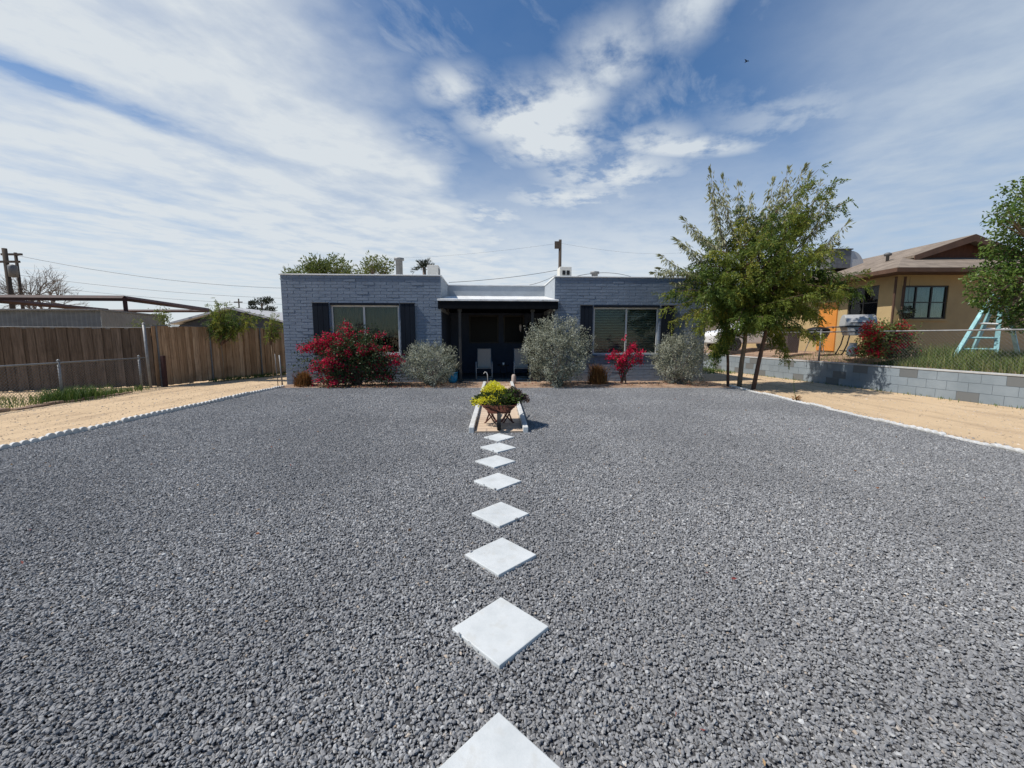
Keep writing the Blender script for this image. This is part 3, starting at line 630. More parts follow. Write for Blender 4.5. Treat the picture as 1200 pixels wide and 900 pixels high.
# big bougainvillea: targets surveyed in the picture plane at its own depth
def tg(px, py, Y, bx, fl, dy=0.0):
    q = at(px, py, Y); return (q.x - bx, dy, q.z - .03, fl)
Yb = 13.0; bx = at(418, 452, Yb).x
T = [tg(355,408,Yb,bx,1.6,-.15), tg(362,405,Yb,bx,1.4,-.1), tg(371,401,Yb,bx,1.5,-.2), tg(385,396,Yb,bx,1.5,-.2), tg(392,393,Yb,bx,1.6,0), tg(403,382,Yb,bx,.8,.1), tg(398,402,Yb,bx,1.2,-.3), tg(410,392,Yb,bx,.6,0), tg(428,386,Yb,bx,.15,.1), tg(447,393,Yb,bx,.3,.1),
     tg(432,409,Yb,bx,1.3,-.4), tg(412,412,Yb,bx,1.1,-.4), tg(462,410,Yb,bx,.6,-.1), tg(470,418,Yb,bx,.9,-.2), tg(474,424,Yb,bx,.8,-.2), tg(373,425,Yb,bx,1.2,-.3), tg(368,432,Yb,bx,.9,-.3), tg(345,432,Yb,bx,.0,-.2), tg(352,424,Yb,bx,.0,0), tg(392,425,Yb,bx,1.3,-.5), tg(378,445,Yb,bx,.9,-.4), tg(396,450,Yb,bx,1.0,-.5)]
for k in range(46):
    a = random.uniform(0, math.pi); r = random.uniform(.45, 1)**.6
    px_, py_ = 421 + 48*math.cos(a)*r, 451 - 58*math.sin(a)*r
    T.append(tg(px_, min(py_,449), Yb, bx, random.choice((0, 0, .15, .5, 1.1)) * (1.2 if px_ < 425 else .85), random.uniform(-.5,.4)))
bougainvillea('bougainvillea', 'large sprawling magenta bougainvillea under the left front window', (bx, Yb, .03), T, 190, 230, M['leaf_boug'], M['bract'])
Yb = 13.5; bx = at(731, 449, Yb).x
T = [tg(710,418,Yb,bx,1.3,-.1), tg(718,415,Yb,bx,1.2,0), tg(728,418,Yb,bx,1.2,-.1), tg(738,412,Yb,bx,1.4,0), tg(744,408,Yb,bx,1.6,.05), tg(750,413,Yb,bx,1.3,-.1), tg(753,423,Yb,bx,.9,0), tg(720,430,Yb,bx,.9,-.1), tg(731,428,Yb,bx,.8,.1), tg(742,424,Yb,bx,1.0,-.1), tg(733,396,Yb,bx,.25,0), tg(724,422,Yb,bx,1.2,-.2)]
bougainvillea('bougainvillea', 'small magenta bougainvillea bush under the right front window', (bx, Yb, .03), T, 30, 130, M['leaf_boug'], M['bract'], spread=.08)
def dry_tuft(px, pyb, pw, ptop, Y, lb):
    x = at(px, pyb, Y).x; h = at(px, ptop, Y).z; hw = pw/2/FPX*Y; t = thing('dry_grass_tuft', lb, 'grass tuft', (x, Y, .03), 0, 'dry brown tufts in the planting bed'); n = 700
    P = np.stack([RNG.normal(0, hw*.35, n), RNG.normal(0, hw*.3, n), np.zeros(n)], 1); v, f, rn = blades(P, h, .55, .016); link_mesh('blades', v, f, M['brown_leaf'], t, False, rn)
    n = 900; d = rand_dirs(n); d[:,2] = np.abs(d[:,2]); P = d*np.array([hw, hw, h*.85])*RNG.uniform(.4,1,(n,1)); leaves_obj('leaves', P, d+np.array([0,0,.7]), .07, .018, M['brown_leaf'], t)
dry_tuft(356, 452, 20, 436, 12.95, 'dry brown tuft at the left corner of the house'); dry_tuft(700, 449, 23, 428, 13.5, 'dry rust brown tuft between the big sage and small bougainvillea')
# fallen bracts and leaf litter in the bed
n = 900; P = np.stack([RNG.uniform(-6.9, 6.6, n), RNG.uniform(12.6, 13.7, n), np.full(n, .085)], 1); k = n//2; P[:k,0] = RNG.normal(-4.4, 1.1, k); P[:k,1] = RNG.uniform(12.35, 13.0, k); P[:k, 2] = .07
o = leaves_obj('leaf_litter', P, np.stack([RNG.normal(size=n), RNG.normal(size=n), RNG.normal(0,.15,n)],1), .05, .035, M['litter'], None); tag(o, 'fallen magenta bracts and dry leaves on the planting bed', 'leaf litter', kind='stuff')

# ------------------------------------------------------------------ wheelbarrow planter
wb = thing('wheelbarrow', 'rusty old wheelbarrow filled with flowers standing on the tan walkway', 'wheelbarrow', (-.215, 6.60, .045), R(1.5)); wb.scale = (1, 1, .86)
# local: +y away from camera, wheel at y=0
m = MB(); n = 28
for k in range(n):
    a0, a1 = 2*math.pi*k/n, 2*math.pi*(k+1)/n
    m.add([(sx*.032, .17*math.cos(a)+.14, .17*math.sin(a)+.17) for a in (a0, a1) for sx in (-1, 1)], [(0,1,3,2)])
    m.add([(sx*.03, r*math.cos(a)+.14, r*math.sin(a)+.17) for a in (a0, a1) for sx in (-1, 1) for r in (.168, .115)], [(0,1,5,4),(2,6,7,3)])
tyre = m.build('wheel', M['rubber'], wb)
m = MB(); 
for k in range(5): a = k*1.257; m.tube([(0,.14,.17),(0,.14+.12*math.cos(a),.17+.12*math.sin(a))],.009,6)
m.tube([(-.06,.14,.17),(.06,.14,.17)],.022,10); m.build('hub', M['rust'], tyre)
def rim_pts(hw, y0, y1, z, r=.08):
    out = []
    for cx, cy, a0 in ((hw-r, y1-r, 0), (-hw+r, y1-r, 90), (-hw+r, y0+r, 180), (hw-r, y0+r, 270)):
        for a in (0, 30, 60, 90): out.append((cx + r*math.cos(R(a0+a)), cy + r*math.sin(R(a0+a)), z))
    return out
top = rim_pts(.30, .12, 1.0, .47, .10); bot = rim_pts(.17, .34, .80, .27, .07)
m = MB(); n = len(top); inn = [(x*.97, .56+(y-.56)*.97, z-.002) for x, y, z in top]; inb = [(x*.95, .57+(y-.57)*.95, z+.012) for x, y, z in bot]
m.add(top+bot+inn+inb, [(i, (i+1) % n, n+(i+1) % n, n+i) for i in range(n)] + [tuple(range(n, 2*n))[::-1]] + [(2*n+i, 3*n+i, 3*n+(i+1) % n, 2*n+(i+1) % n) for i in range(n)] + [(i, 2*n+i, 2*n+(i+1) % n, (i+1) % n) for i in range(n)] + [tuple(range(3*n, 4*n))])
tray = m.build('tray', M['rust'], wb, True); m = MB(); m.tube(top+[top[0]], .010, 6, False); m.build('tray_rim', M['rust'], tray, True)
m = MB(); sl = [(x*.9, .56+(y-.56)*.9, .42+.03*mnoise.noise(Vector((x*9,y*9,0)))) for x, y, z in top]; m.add(sl+[(0,.56,.46)], [(i,(i+1)%n,n) for i in range(n)]); m.build('soil', M['soil'], tray)
for s in (-1, 1):
    m = MB(); m.tube([(s*.045,.10,.17),(s*.10,.30,.22),(s*.20,.80,.30),(s*.26,1.25,.48),(s*.27,1.45,.52)],.018,8); m.build('handle', M['rust'], wb, True)
    m = MB(); m.tube([(s*.16,.62,.27),(s*.24,.66,.02),(s*.27,.67,.0)],.014,6); m.tube([(s*.10,.40,.24),(s*.24,.66,.02)],.012,6); m.build('leg', M['rust'], wb, True)
    m = MB(); m.tube([(s*.20,.50,.28),(s*.09,.66,.02),(s*.07,.67,0)],.013,6); m.build('leg', M['rust'], wb, True)
fl = thing('flower_planting', 'yellow flowers and dark purple foliage filling the rusty wheelbarrow', 'flowers', (-.215, 6.60, .045), R(1.5)); fl.scale = (1, 1, .84)
def clump(nm, cx, cy, cz, ax, n, L, W, mt, up=.5):
    d = rand_dirs(n); d[:,2] = np.where(d[:,2] < -.2, -d[:,2], d[:,2]); P = np.array([cx,cy,cz]) + d*np.array(ax)*RNG.uniform(.55,1.05,(n,1))*lumpy(d, cx*7+3, .2, 2.5)[:,None]
    return leaves_obj(nm, P, d+np.array([0,0,up])+RNG.normal(0,.5,(n,3)), RNG.uniform(.7,1.3,n)*L, RNG.uniform(.7,1.3,n)*W, mt, fl)
clump('green_leaves', -.03, .55, .50, (.36,.42,.20), 2600, .06, .03, M['leaf_boug'])
clump('yellow_blossoms', -.10, .62, .66, (.19,.26,.20), 1300, .035, .028, M['yellow']); clump('yellow_blossoms', -.16, .34, .53, (.22,.2,.10), 700, .035, .028, M['yellow']); clump('yellow_blossoms', -.38, .44, .47, (.10,.16,.10), 220, .04, .03, M['yellow'])
clump('yellow_blossoms', -.02, .48, .60, (.14,.2,.12), 300, .035, .028, M['yellow'])
clump('green_leaves', .20, .50, .56, (.20,.32,.17), 900, .055, .028, M['leaf_citrus'])
clump('yellow_blossoms', .02, .60, .68, (.13,.2,.12), 260, .035, .028, M['yellow'])
clump('purple_foliage', .25, .52, .58, (.17,.30,.17), 620, .05, .03, M['purple']); clump('purple_foliage', .40, .50, .50, (.12,.2,.13), 260, .05, .03, M['purple'])
clump('red_blossoms', -.27, .72, .63, (.05,.06,.05), 90, .04, .035, M['red_flower']); clump('white_blossoms', .06, .42, .55, (.2,.1,.1), 26, .03, .028, plain('white_petal',(.75,.75,.7),.6,.05,3))
m = MB()
for k in range(26):
    a = random.uniform(0, 6.28); r = random.uniform(.1,.3); m.tube([(r*.4*math.cos(a),.55+r*.5*math.sin(a),.43),(r*math.cos(a),.55+r*math.sin(a),.62+random.uniform(-.05,.14))],.004,4,False)
m.build('stems', M['leaf_boug'], fl)
q = at(568, 449, 13.7)
t = thing('shepherd_hook', 'short pale curved garden hook at the far end of the walkway', 'garden hook', (q.x+.12, 13.35, .05)); m = MB(); m.tube([(0,0,0),(0,0,.3),(-.03,0,.38),(-.09,0,.40),(-.13,0,.34)],.014,6); m.build('rod', M['curb'], t, True)
t = MB(); t.lathe([(.075,0),(.08,.04),(.07,.24),(.045,.29),(.01,.30)],(0,0,0),14); o = t.build('stone_post', plain('sandstone', (.42,.34,.29), .9, .2, 8), None, True); o.location=(at(602,447,13.6).x,13.6,.05); tag(o,'short pale stone stub at the far end of the walkway curb','stone post')

# ------------------------------------------------------------------ left side: fences, stakes, grass
def picket_fence(name, lb, p0, p1, h, mt, posts, metal_post=False):
    p0, p1 = Vector(p0), Vector(p1); L = (p1-p0).length; t = thing(name, lb, 'fence', (p0.x, p0.y, 0), math.atan2(p1.y-p0.y, p1.x-p0.x), 'wooden fences along the left driveway')
    V=[];F=[];rn=[]; x=0.0
    while x < L:
        wd = random.uniform(.085,.15); hh = h + random.uniform(-.03,.035); z0 = random.uniform(.01,.06); y = random.uniform(-.005,.005)+(.011 if len(rn)//6%2 else -.011); tl = random.uniform(-.006,.006); r = random.random()
        x1 = x+wd+.012; bi=len(V); V += [(x,y-.01,z0),(x1,y-.01,z0),(x1+tl,y-.01,hh),(x+tl,y-.01,hh),(x,y+.01,z0),(x1,y+.01,z0),(x1+tl,y+.01,hh),(x+tl,y+.01,hh)]
        F += [tuple(i+bi for i in q) for q in ((0,1,2,3),(5,4,7,6),(0,3,7,4),(1,5,6,2),(3,2,6,7),(0,4,5,1))]; rn += [r]*6; x += wd
    link_mesh('picket_panel', np.array(V), F, mt, t, False, rn)
    for z in (.35, h-.3):
        m = MB(); m.box(0,.022,z,L,.06,z+.09); m.build('rail', mt, t)
    for x in posts:
        m = MB(); m.tube([(x,-.045 if metal_post else .09,0),(x,-.045 if metal_post else .09,h+.03)],.024 if metal_post else .035,8); m.build('post', M['dull_metal'] if metal_post else M['bark'], t)
    m = MB(); m.tube([(0,-.03,h+.02),(L,-.03,h+.02)],.016,6); m.build('top_rail', M['dull_metal'], t)
    return t
picket_fence('wooden_fence', 'dark weathered wooden fence behind the low chain link fence', (-19.2, 9.85), (-11.40, 13.0), 1.86, M['fence_dark'], [.1, 2.6, 5.1, 7.9])
picket_fence('wooden_fence', 'tan weathered wooden fence running back beside the house', (-11.36, 12.95), (-9.35, 18.6), 1.93, M['fence_tan'], [.12, 1.75, 3.7, 5.6], True)
t = thing('fence_post', 'tall grey steel post leaning where the two wooden fences meet', 'post', (-11.35, 12.72, 0)); m = MB(); m.tube([(0,0,0),(-.04,.02,1.98)],.04,10); m.build('pipe', M['metal'], t, True); m=MB(); m.lathe([(.045,0),(.045,.03),(.01,.06)],(-.04,.02,1.975),10); m.build('cap',M['metal'],t)
t = MB(); t.box(-.05,-.05,0,.05,.05,1.0); o=t.build('short_post', M['rust_red'],None,False,.01); o.location=(-11.12,13.0,0); tag(o,'short dark red post at the foot of the tan wooden fence','post')
def chainlink(name, lb, p0, p1, h, posts, mesh_mat, z0=0.0, pitch=.075, wr=.0034, grp=None, zf=None):
    p0, p1 = Vector(p0), Vector(p1); L = (p1-p0).length; t = thing(name, lb, 'fence', (p0.x, p0.y, z0), math.atan2(p1.y-p0.y, p1.x-p0.x), grp)
    m = MB(); m.tube([(0,0,h),(L,0,h)],.021,8); m.build('top_rail', M['metal'], t, True)
    for x in posts:
        m = MB(); m.tube([(x,0,0),(x,0,h+.04)],.03,10); m.lathe([(.036,0),(.034,.03),(.008,.055)],(x,0,h+.04),10); m.build('post', M['metal'], t, True)
    V=[];F=[]
    def wire(a, b):
        a, b = Vector(a), Vector(b); d=(b-a).normalized(); s=Vector((-d.z,0,d.x))*wr; u=Vector((0,wr,0)); bi=len(V)
        V.extend([a+s,a+u,a-s-u*.5,b+s,b+u,b-s-u*.5]); F.extend([(bi,bi+1,bi+4,bi+3),(bi+1,bi+2,bi+5,bi+4),(bi+2,bi,bi+3,bi+5)])
    hb = h-.03; x = -hb
    while x < L:
        for s in (1,-1):
            xa, xb = (x, x+hb) if s==1 else (x+hb, x); za, zb = .03, hb
            def clip(xa, za, xb, zb):
                if xa > xb: xa, za, xb, zb = xb, zb, xa, za
                if xb<0 or xa>L: return None
                if xa<0: za += (zb-za)*(0-xa)/(xb-xa); xa=0
                if xb>L: zb = za+(zb-za)*(L-xa)/(xb-xa); xb=L
                return xa,za,xb,zb
            c=clip(xa,za,xb,zb)
            if c: wire((c[0],.004*s,c[1]),(c[2],.004*s,c[3]))
        x += pitch
    link_mesh('wire_mesh', [tuple(p) for p in V], F, mesh_mat, t); return t
chainlink('chain_link_fence', 'low grey chain link fence along the left driveway', (-11.2, 5.4), (-11.34, 12.6), .95, [.1, 2.3, 4.75, 7.0], M['dull_metal'])
for dx, h, r, lb in ((0, 1.02, .022, 'shorter thick steel stake by the left house corner'), (-.14, 1.06, .012, 'thin dark steel stake beside the thick one at the house corner')):
    m = MB(); m.tube([(0,0,0),(-.035,0,h)],r,8); o = m.build('steel_stake', M['metal'] if dx==0 else M['dull_metal'], None, True); o.location=(-7.34+dx,12.95,0); tag(o, lb, 'stake')
# low broken dirt kerb and the grass along the left fence
k = MB(); 
for i in range(14):
    y = 6.6 + i*.36; k.box(-11.02+random.uniform(-.05,.05), y, 0, -10.84+random.uniform(-.05,.05), y+random.uniform(.3,.36), random.uniform(.03,.08))
tag(k.build('broken_kerb', M['soil'], None, False, .02), kind='structure')
def grass_patch(name, lb, pts, H, mt, w_=.012, lean=.7):
    v, f, rn = blades(pts, H, lean, w_); o = link_mesh(name, v, f, mt, None, False, rn); return tag(o, lb, 'grass', kind='stuff')
n=1900; cx=RNG.choice([0,1,2],n,p=[.72,.18,.10]); X=np.where(cx==0,RNG.normal(-11.2,.22,n),np.where(cx==1,RNG.normal(-11.25,.2,n),RNG.normal(-11.3,.15,n))); Yv=np.where(cx==0,RNG.normal(10.3,.38,n),np.where(cx==1,RNG.normal(11.1,.45,n),RNG.normal(12,.3,n)))
grass_patch('weed_grass','green weeds growing round the chain link fence post on the left', np.stack([X,Yv,np.zeros(n)],1), np.where(cx==0,.34,.16), M['grass'], .013)
n=2200; grass_patch('yard_grass','short patchy grass strip behind the left chain link fence', np.stack([RNG.uniform(-14.5,-11.15,n),RNG.uniform(7.5,10.6,n),np.zeros(n)],1), .10, M['grass_dry'], .014)
n=700; u=RNG.uniform(0,1,n); grass_patch('fence_weeds','dark weeds along the foot of the tan wooden fence', np.stack([-10.75+u*1.3+RNG.normal(.1,.12,n),14.4+u*3.2,np.zeros(n)],1), .16, M['grass'], .016)

# ------------------------------------------------------------------ trees
def feather_tree(t, trunks, sprays, fr_per, L, ll, lw, mats, droop=.6, shoots=None, pairs=6):
    """trunks: list of (points, radii, bark); sprays: (start, ctrl, tip) curves; leaves hang along them"""
    for pts, rad, bk in trunks:
        m = MB(); m.tube(pts, rad, 9); m.build('trunk', bk, t, True)
    br = MB(); P=[];D=[];hd=[]
    for a, b, c, dens in sprays:
        pts = bez(np.array(a), np.array(b), np.array(c), 9); pts[1:-1] += RNG.normal(0,.03,(7,3)); br.tube(pts, list(np.linspace(.022,.004,9)), 5, False)
        n = int(fr_per*dens*random.uniform(.8,1.2)); tt = RNG.uniform(.22,1.0,n); ip = np.stack([np.interp(tt,np.linspace(0,1,9),pts[:,k]) for k in range(3)],1)
        dr = unit(pts[-1]-pts[0]); P.append(ip + RNG.normal(0,.05,(n,3))); D.append(unit(dr*.5 + rand_dirs(n)*.75 + np.array([0,0,-droop]))); hd.append(np.full(n, random.uniform(-.34,.34)))
    br.build('branches', M['bark'], t)
    P=np.concatenate(P); D=np.concatenate(D); hd=np.concatenate(hd); n=len(P)
    v,f,own = fronds(P,D,RNG.uniform(.7,1.25,n)*L,pairs,ll,lw); link_mesh('crown',v,f,mats[0],t,False,np.clip(.40+hd[own]*1.25+RNG.normal(0,.13,len(own)),0,1))
    if shoots:
        br=MB();P=[];D=[]
        for a,b,c in shoots:
            pts=bez(np.array(a),np.array(b),np.array(c),9); br.tube(pts,list(np.linspace(.016,.003,9)),5,False)
            n=165; tt=np.concatenate([RNG.uniform(.2,1.0,n-5)**.85,np.linspace(.95,1,5)]); ip=np.stack([np.interp(tt,np.linspace(0,1,9),pts[:,k]) for k in range(3)],1)
            ax=unit(pts[-1]-pts[4]); side=rand_dirs(n); off=np.where(tt>.94,0,RNG.uniform(0,.16,n))[:,None]; P.append(ip+side*off*np.array([1,1,.4])); D.append(unit(side*.55+np.array([0,0,-.75])+(tt>.9)[:,None]*(ax*1.9)))
        br.build('shoot_branches',M['bark_pale'],t); P=np.concatenate(P);D=np.concatenate(D);n=len(P)
        leaves_obj('young_shoots',P,D,RNG.uniform(.10,.19,n),RNG.uniform(.026,.046,n),mats[1],t)
# the front tree: three slim stems by the right edging
TY=12.75; tx=7.3
tree = thing('feathery_tree','feathery green tree on three slender trunks beside the right edging','tree',(tx,TY,0))
def tp(px,py,dy=0.0):
    q=at(px,py,TY+dy); return np.array([q.x-tx,dy,q.z])
trunks=[([tp(853,455,.25),tp(853,425,.25),tp(852,395,.25),tp(853,350,.2),tp(850,310,.1)],[.045,.042,.04,.034,.02],M['bark']),
        ([tp(866,455,.15),tp(869,425,.15),tp(873,400,.1),tp(875,350,0),tp(870,320,0),tp(868,285,0)],[.075,.068,.06,.05,.04,.018],M['bark_pale']),
        ([tp(882,459,-.4),tp(889,425,-.4),tp(897,390,-.35),tp(905,345,-.2),tp(913,310,-.1),tp(918,275,0)],[.065,.058,.052,.045,.035,.016],M['bark'])]
sp=[]
def on_trunk():
    tr=random.choice((0,1,1,2,2)); pts=trunks[tr][0]; k=random.uniform(2.0,len(pts)-1.05); i=int(k); return pts[i]+(pts[i+1]-pts[i])*(k-i)
# crown outline in the picture plane at the tree's own depth, filled in depth as well
rows=[(225,905,955),(250,860,965),(275,825,945),(300,805,955),(325,785,962),(350,778,965),(372,782,962),(388,800,950)]
for r_,(py,xa,xb) in enumerate(rows):
    cnt={0:2,1:7,2:12,3:17,4:20,5:21,6:15,7:7}[r_]
    for k in range(cnt):
        px_=xa+(xb-xa)*(k+random.uniform(.1,.9))/cnt; half=(xb-xa)/2; u=abs(px_-(xa+xb)/2)/half
        dy=-.3+random.uniform(-1,1)*1.9*math.sqrt(max(0,1-u*u*.8)); tip=tp(px_,py+random.uniform(-9,9)); tip[1]=dy
        st=on_trunk(); 
        if st[2]>tip[2]-.1: st=st*.5+np.array([0,0,tip[2]*.42])
        mid=(st+tip)/2+np.array([0,0,random.uniform(.15,.5)]); sp.append((st,mid,tip,1.0))
for px_,py,dn in ((838,400,1.0),(836,412,1.1),(834,424,1.1),(842,418,.9),(832,405,.8),(908,398,1.0),(912,410,.9),(918,420,.7),(868,385,.8),(852,378,.8),(905,385,.8),(840,392,.9),(975,328,.9),(985,324,.5),(972,338,.7),(770,345,.7),(772,365,.8),(785,378,.9),(965,362,1.2),(950,372,1.2),(985,340,.9),(955,352,1.2),(972,350,1.0)):
    tip=tp(px_,py); tip[1]=random.uniform(-1.2,-.3) if px_>925 else random.uniform(-.5,.2); dn*=1.35 if px_>925 else 1; st=on_trunk(); st=np.array([st[0],st[1],max(1.9,min(st[2],tip[2]+.9))]); sp.append((st,(st+tip)/2+np.array([0,0,.35]),tip,dn))
sh=[]
for a_,b_ in (((862,300),(826,203)),((868,290),(856,200)),((868,285),(870,212)),((858,300),(808,250)),((850,310),(798,275)),((885,290),(904,212)),((895,285),(921,199)),((905,285),(938,198)),((910,290),(955,200)),((915,295),(974,205)),((920,300),(990,237)),((925,310),(988,272)),((840,320),(775,312)),((855,300),(840,240)),((890,280),(915,225)),((905,280),(945,220)),((900,290),(930,215)),((915,300),(965,225)),((835,325),(790,330)),((862,290),(878,232)),((845,300),(815,262)),((925,320),(985,262)),((878,290),(895,235)),((840,315),(765,318)),((865,290),(845,215)),((880,280),(890,240)),((900,275),(912,240)),((930,300),(978,228)),((850,305),(830,225)),((905,270),(925,235)),((930,310),(984,284)),((850,320),(808,285)),((830,330),(780,295)),((920,280),(962,240))):
    a=tp(*a_); c=tp(*b_); a[1]=random.uniform(-.4,.4); c[1]=random.uniform(-.35,.45); sh.append((a,(a+c)/2+np.array([(c[0]-a[0])*.12,0,-.15]),c))
feather_tree(tree,trunks,sp,62,.25,.082,.030,(M['leaf_tree'],M['leaf_shoot']),.55,sh)
def broad_tree(name,lb,cat,base,trunk_pts,rad,centers,n_each,L,W,lm,bark,group=None,lift=.0):
    t=thing(name,lb,cat,base,0,group); m=MB(); m.tube(trunk_pts,rad,9); m.build('trunk',bark,t,True); br=MB();P=[];D=[];rn=[]
    top=np.array(trunk_pts[-1])
    for cx,cy,cz,r in centers:
        c=np.array([cx,cy,cz]); st=top*random.uniform(.6,1); pts=bez(st,(st+c)/2+np.array([0,0,r*.2]),c,7); br.tube(pts,list(np.linspace(max(rad)*.45,.008,7)),6,False)
        for k in range(9):
            e=c+rand_dirs(1)[0]*r*.85; br.tube(bez(pts[4],(c+e)/2,e,5),list(np.linspace(.014,.003,5)),4,False)
        n=int(n_each*r*r); d=rand_dirs(n); rr=np.clip(RNG.uniform(.3,1.0,n)**.45,0,1)*lumpy(d,cx+cy*3,.28,2.2)
        P.append(c+d*r*rr[:,None]*np.array([1,1,.8])); D.append(d*.6+RNG.normal(0,.6,(n,3))+np.array([0,0,-.35+lift])); rn.append(np.clip(RNG.normal(.45+random.uniform(-.2,.2),.25,n),0,1))
    br.build('branches',bark,t); P=np.concatenate(P); n=len(P)
    leaves_obj('crown',P,np.concatenate(D),RNG.uniform(.7,1.2,n)*L,RNG.uniform(.75,1.2,n)*W,lm,t,np.concatenate(rn)); return t
# broad-leaved tree at the right border
bxr,byr=14.3,10.6
def cr(px,py,r,dy=0): q=at(px,py,byr+dy); return (q.x-bxr,dy,q.z-.85,r)
broad_tree('leafy_tree','broad leaved green tree overhanging the ladder at the right border','tree',(bxr,byr,.85),[(0,0,0),(.05,0,1.0),(-.1,0,2.0),(-.2,0,2.9)],[.14,.12,.1,.07],
  [cr(1152,330,.36,-.2),cr(1165,318,.45),cr(1180,345,.5,.2),cr(1160,352,.35,.1),cr(1190,300,.55),cr(1172,290,.38,.2),cr(1192,262,.5),cr(1178,250,.35,-.3),cr(1205,235,.5),cr(1196,222,.34,.2),cr(1215,275,.7),cr(1222,325,.8),cr(1210,355,.5),cr(1235,250,.7,.4),cr(1170,335,.4,.6),cr(1198,330,.5,-.5),cr(1187,370,.3,.0),cr(1240,300,.8,-.4),cr(1150,346,.28,-.3),cr(1172,362,.3,-.2),cr(1196,378,.32,-.3),cr(1205,372,.4,.2)],1900,.095,.05,M['leaf_citrus'],M['bark_pale'])
# greenery showing over the flat roof
Yt=30.0
def far_tree(name,lb,px,ptop,pw,Y,lm,n,group='green trees behind the flat roof',cnt=7):
    q=at(px,ptop,Y); hw=pw/2/FPX*Y; H=q.z; r=hw*.55
    cs=[(random.uniform(-1,1)*hw*.75,random.uniform(-1,1)*hw*.4,H-r*random.uniform(.75,1.6),r*random.uniform(.6,.95)) for _ in range(cnt)]
    return broad_tree(name,lb,'tree',(q.x,Y,0),[(0,0,0),(.1,0,H*.3),(0,.1,H*.6)],[.2,.16,.1],cs,n,.26,.09,lm,M['bark_grey'],group,.5)
far_tree('roadside_tree','wide yellow green tree rising over the roof of the left wing',378,298,60,Yt,M['leaf_far'],420,cnt=9)
far_tree('roadside_tree','thin pale tree rising over the left end of the flat roof',345,312,34,Yt+2,M['leaf_far'],260,cnt=6)
far_tree('roadside_tree','airy green tree left of the roof vent pipe',440,299,42,Yt+1,M['leaf_far'],330,cnt=7)
far_tree('roadside_tree','pale airy tree squeezed between the wide yellow green one and the vent pipe one',412,306,40,Yt+3,M['leaf_far'],280,cnt=6)
# palm far behind
q=at(497,312,40); t=thing('palm_tree','small dark palm top showing behind the rooftop cooler','palm',(q.x,40,0)); m=MB(); m.tube([(0,0,0),(.1,0,q.z*.5),(0,0,q.z-.1)],[.22,.18,.17],8); m.build('trunk',M['bark_grey'],t,True)
P=[];D=[]
for k in range(26):
    a=random.uniform(0,6.28); e=random.uniform(-.3,1.1); d=np.array([math.cos(a)*math.cos(e),math.sin(a)*math.cos(e),math.sin(e)])
    for j in range(16): tt=j/15; P.append(np.array([0,0,q.z])+d*tt*1.1+np.array([0,0,-.5*tt*tt])); D.append(d+RNG.normal(0,.5,3))
leaves_obj('crown',P,D,.42,.07,M['leaf_pine'],t)
# small mesquites against the tan fence, and greens on top of it
def mesq(px,py0,Y,lb,tips,xb):
    t=thing('young_mesquite',lb,'tree',(xb,Y,0),0,'young trees by the tan wooden fence'); st=np.array([0,0,1.3]); s=[]
    for a,b in tips:
        q=at(a,b,Y); s.append((st,np.array([(q.x-xb)*.5,random.uniform(-.2,.2),(q.z+1.3)/2+.2]),np.array([q.x-xb,random.uniform(-.4,.4),q.z]),.8))
    feather_tree(t,[([(0,0,0),(.03,0,.7),(0,0,1.4)],[.018,.016,.012],M['bark_pale'])],s,48,.20,.066,.021,(M['leaf_tree'],),.5)
mesq(262,0,14.55,'young feathery tree with green crown above the tan fence',[(246,372),(252,360),(262,352),(300,370),(312,366),(242,378),(250,365),(258,358),(268,356),(278,360),(288,366),(255,378),(270,372),(283,376),(295,372),(262,380),(248,374),(265,366),(280,368),(300,378)],at(262,440,14.55).x)
mesq(320,0,15.6,'thin young tree by the house end of the tan fence',[(315,375),(322,368),(327,378),(312,384),(320,384)],at(320,440,15.6).x)
for px_,py_,lb in ((190,368,'green sprig poking over the left end of the tan fence'),(163,380,'small green sprig at the junction of the two wooden fences')):
    Yq=13.6; q=at(px_,py_,Yq); t=thing('vine_sprig',lb,'vine',(q.x,Yq,0)); m=MB(); m.tube([(0,0,0),(.03,0,1.2),(0,0,q.z-.1)],[.012,.01,.004],5); m.build('stem',M['bark'],t); n=420 if px_>180 else 160
    leaves_obj('leaves',np.array([0,0,q.z-.12])+RNG.normal(0,1,(n,3))*np.array([.13,.1,.15]),RNG.normal(0,1,(n,3))+np.array([0,0,.2]),.07,.03,M['leaf_far'],t)
# bare winter tree
q=at(38,300,32); t=thing('bare_tree','leafless spreading tree beside the two utility poles','tree',(q.x,32,0)); m=MB(); tw=[]
def grow(mb,p,d,L,r,lv):
    n=5; pts=[p]; dd=d.copy()
    for i in range(n): dd=unit(dd+RNG.normal(0,.14,3)+np.array([0,0,.05])); pts.append(pts[-1]+dd*L/n)
    mb.tube(pts,list(np.linspace(r,r*.55,n+1)),5 if lv<3 else 3,False)
    if lv>=5: return
    for k in range((3,4,4,4,3)[lv]):
        i=random.randint(2,n); nd=unit(dd+rand_dirs(1)[0]*(.85 if lv<3 else .7)+np.array([.12,0,-.05])); grow(mb,pts[i],nd,L*random.uniform(.6,.8),r*.55,lv+1)
tk=MB(); tk.tube([(0,0,0),(.1,0,1.5),(.05,0,3.0)],[.26,.22,.19],9); tk.build('trunk',M['bark_grey'],t,True)
for a in (-1.0,-.3,.5,1.1): grow(m,np.array([.05,0,2.9]),unit(np.array([math.sin(a)*1.3+.15,random.uniform(-.5,.5),1.0])),1.95,.09,1)
m.build('branches',M['bark_grey'],t)
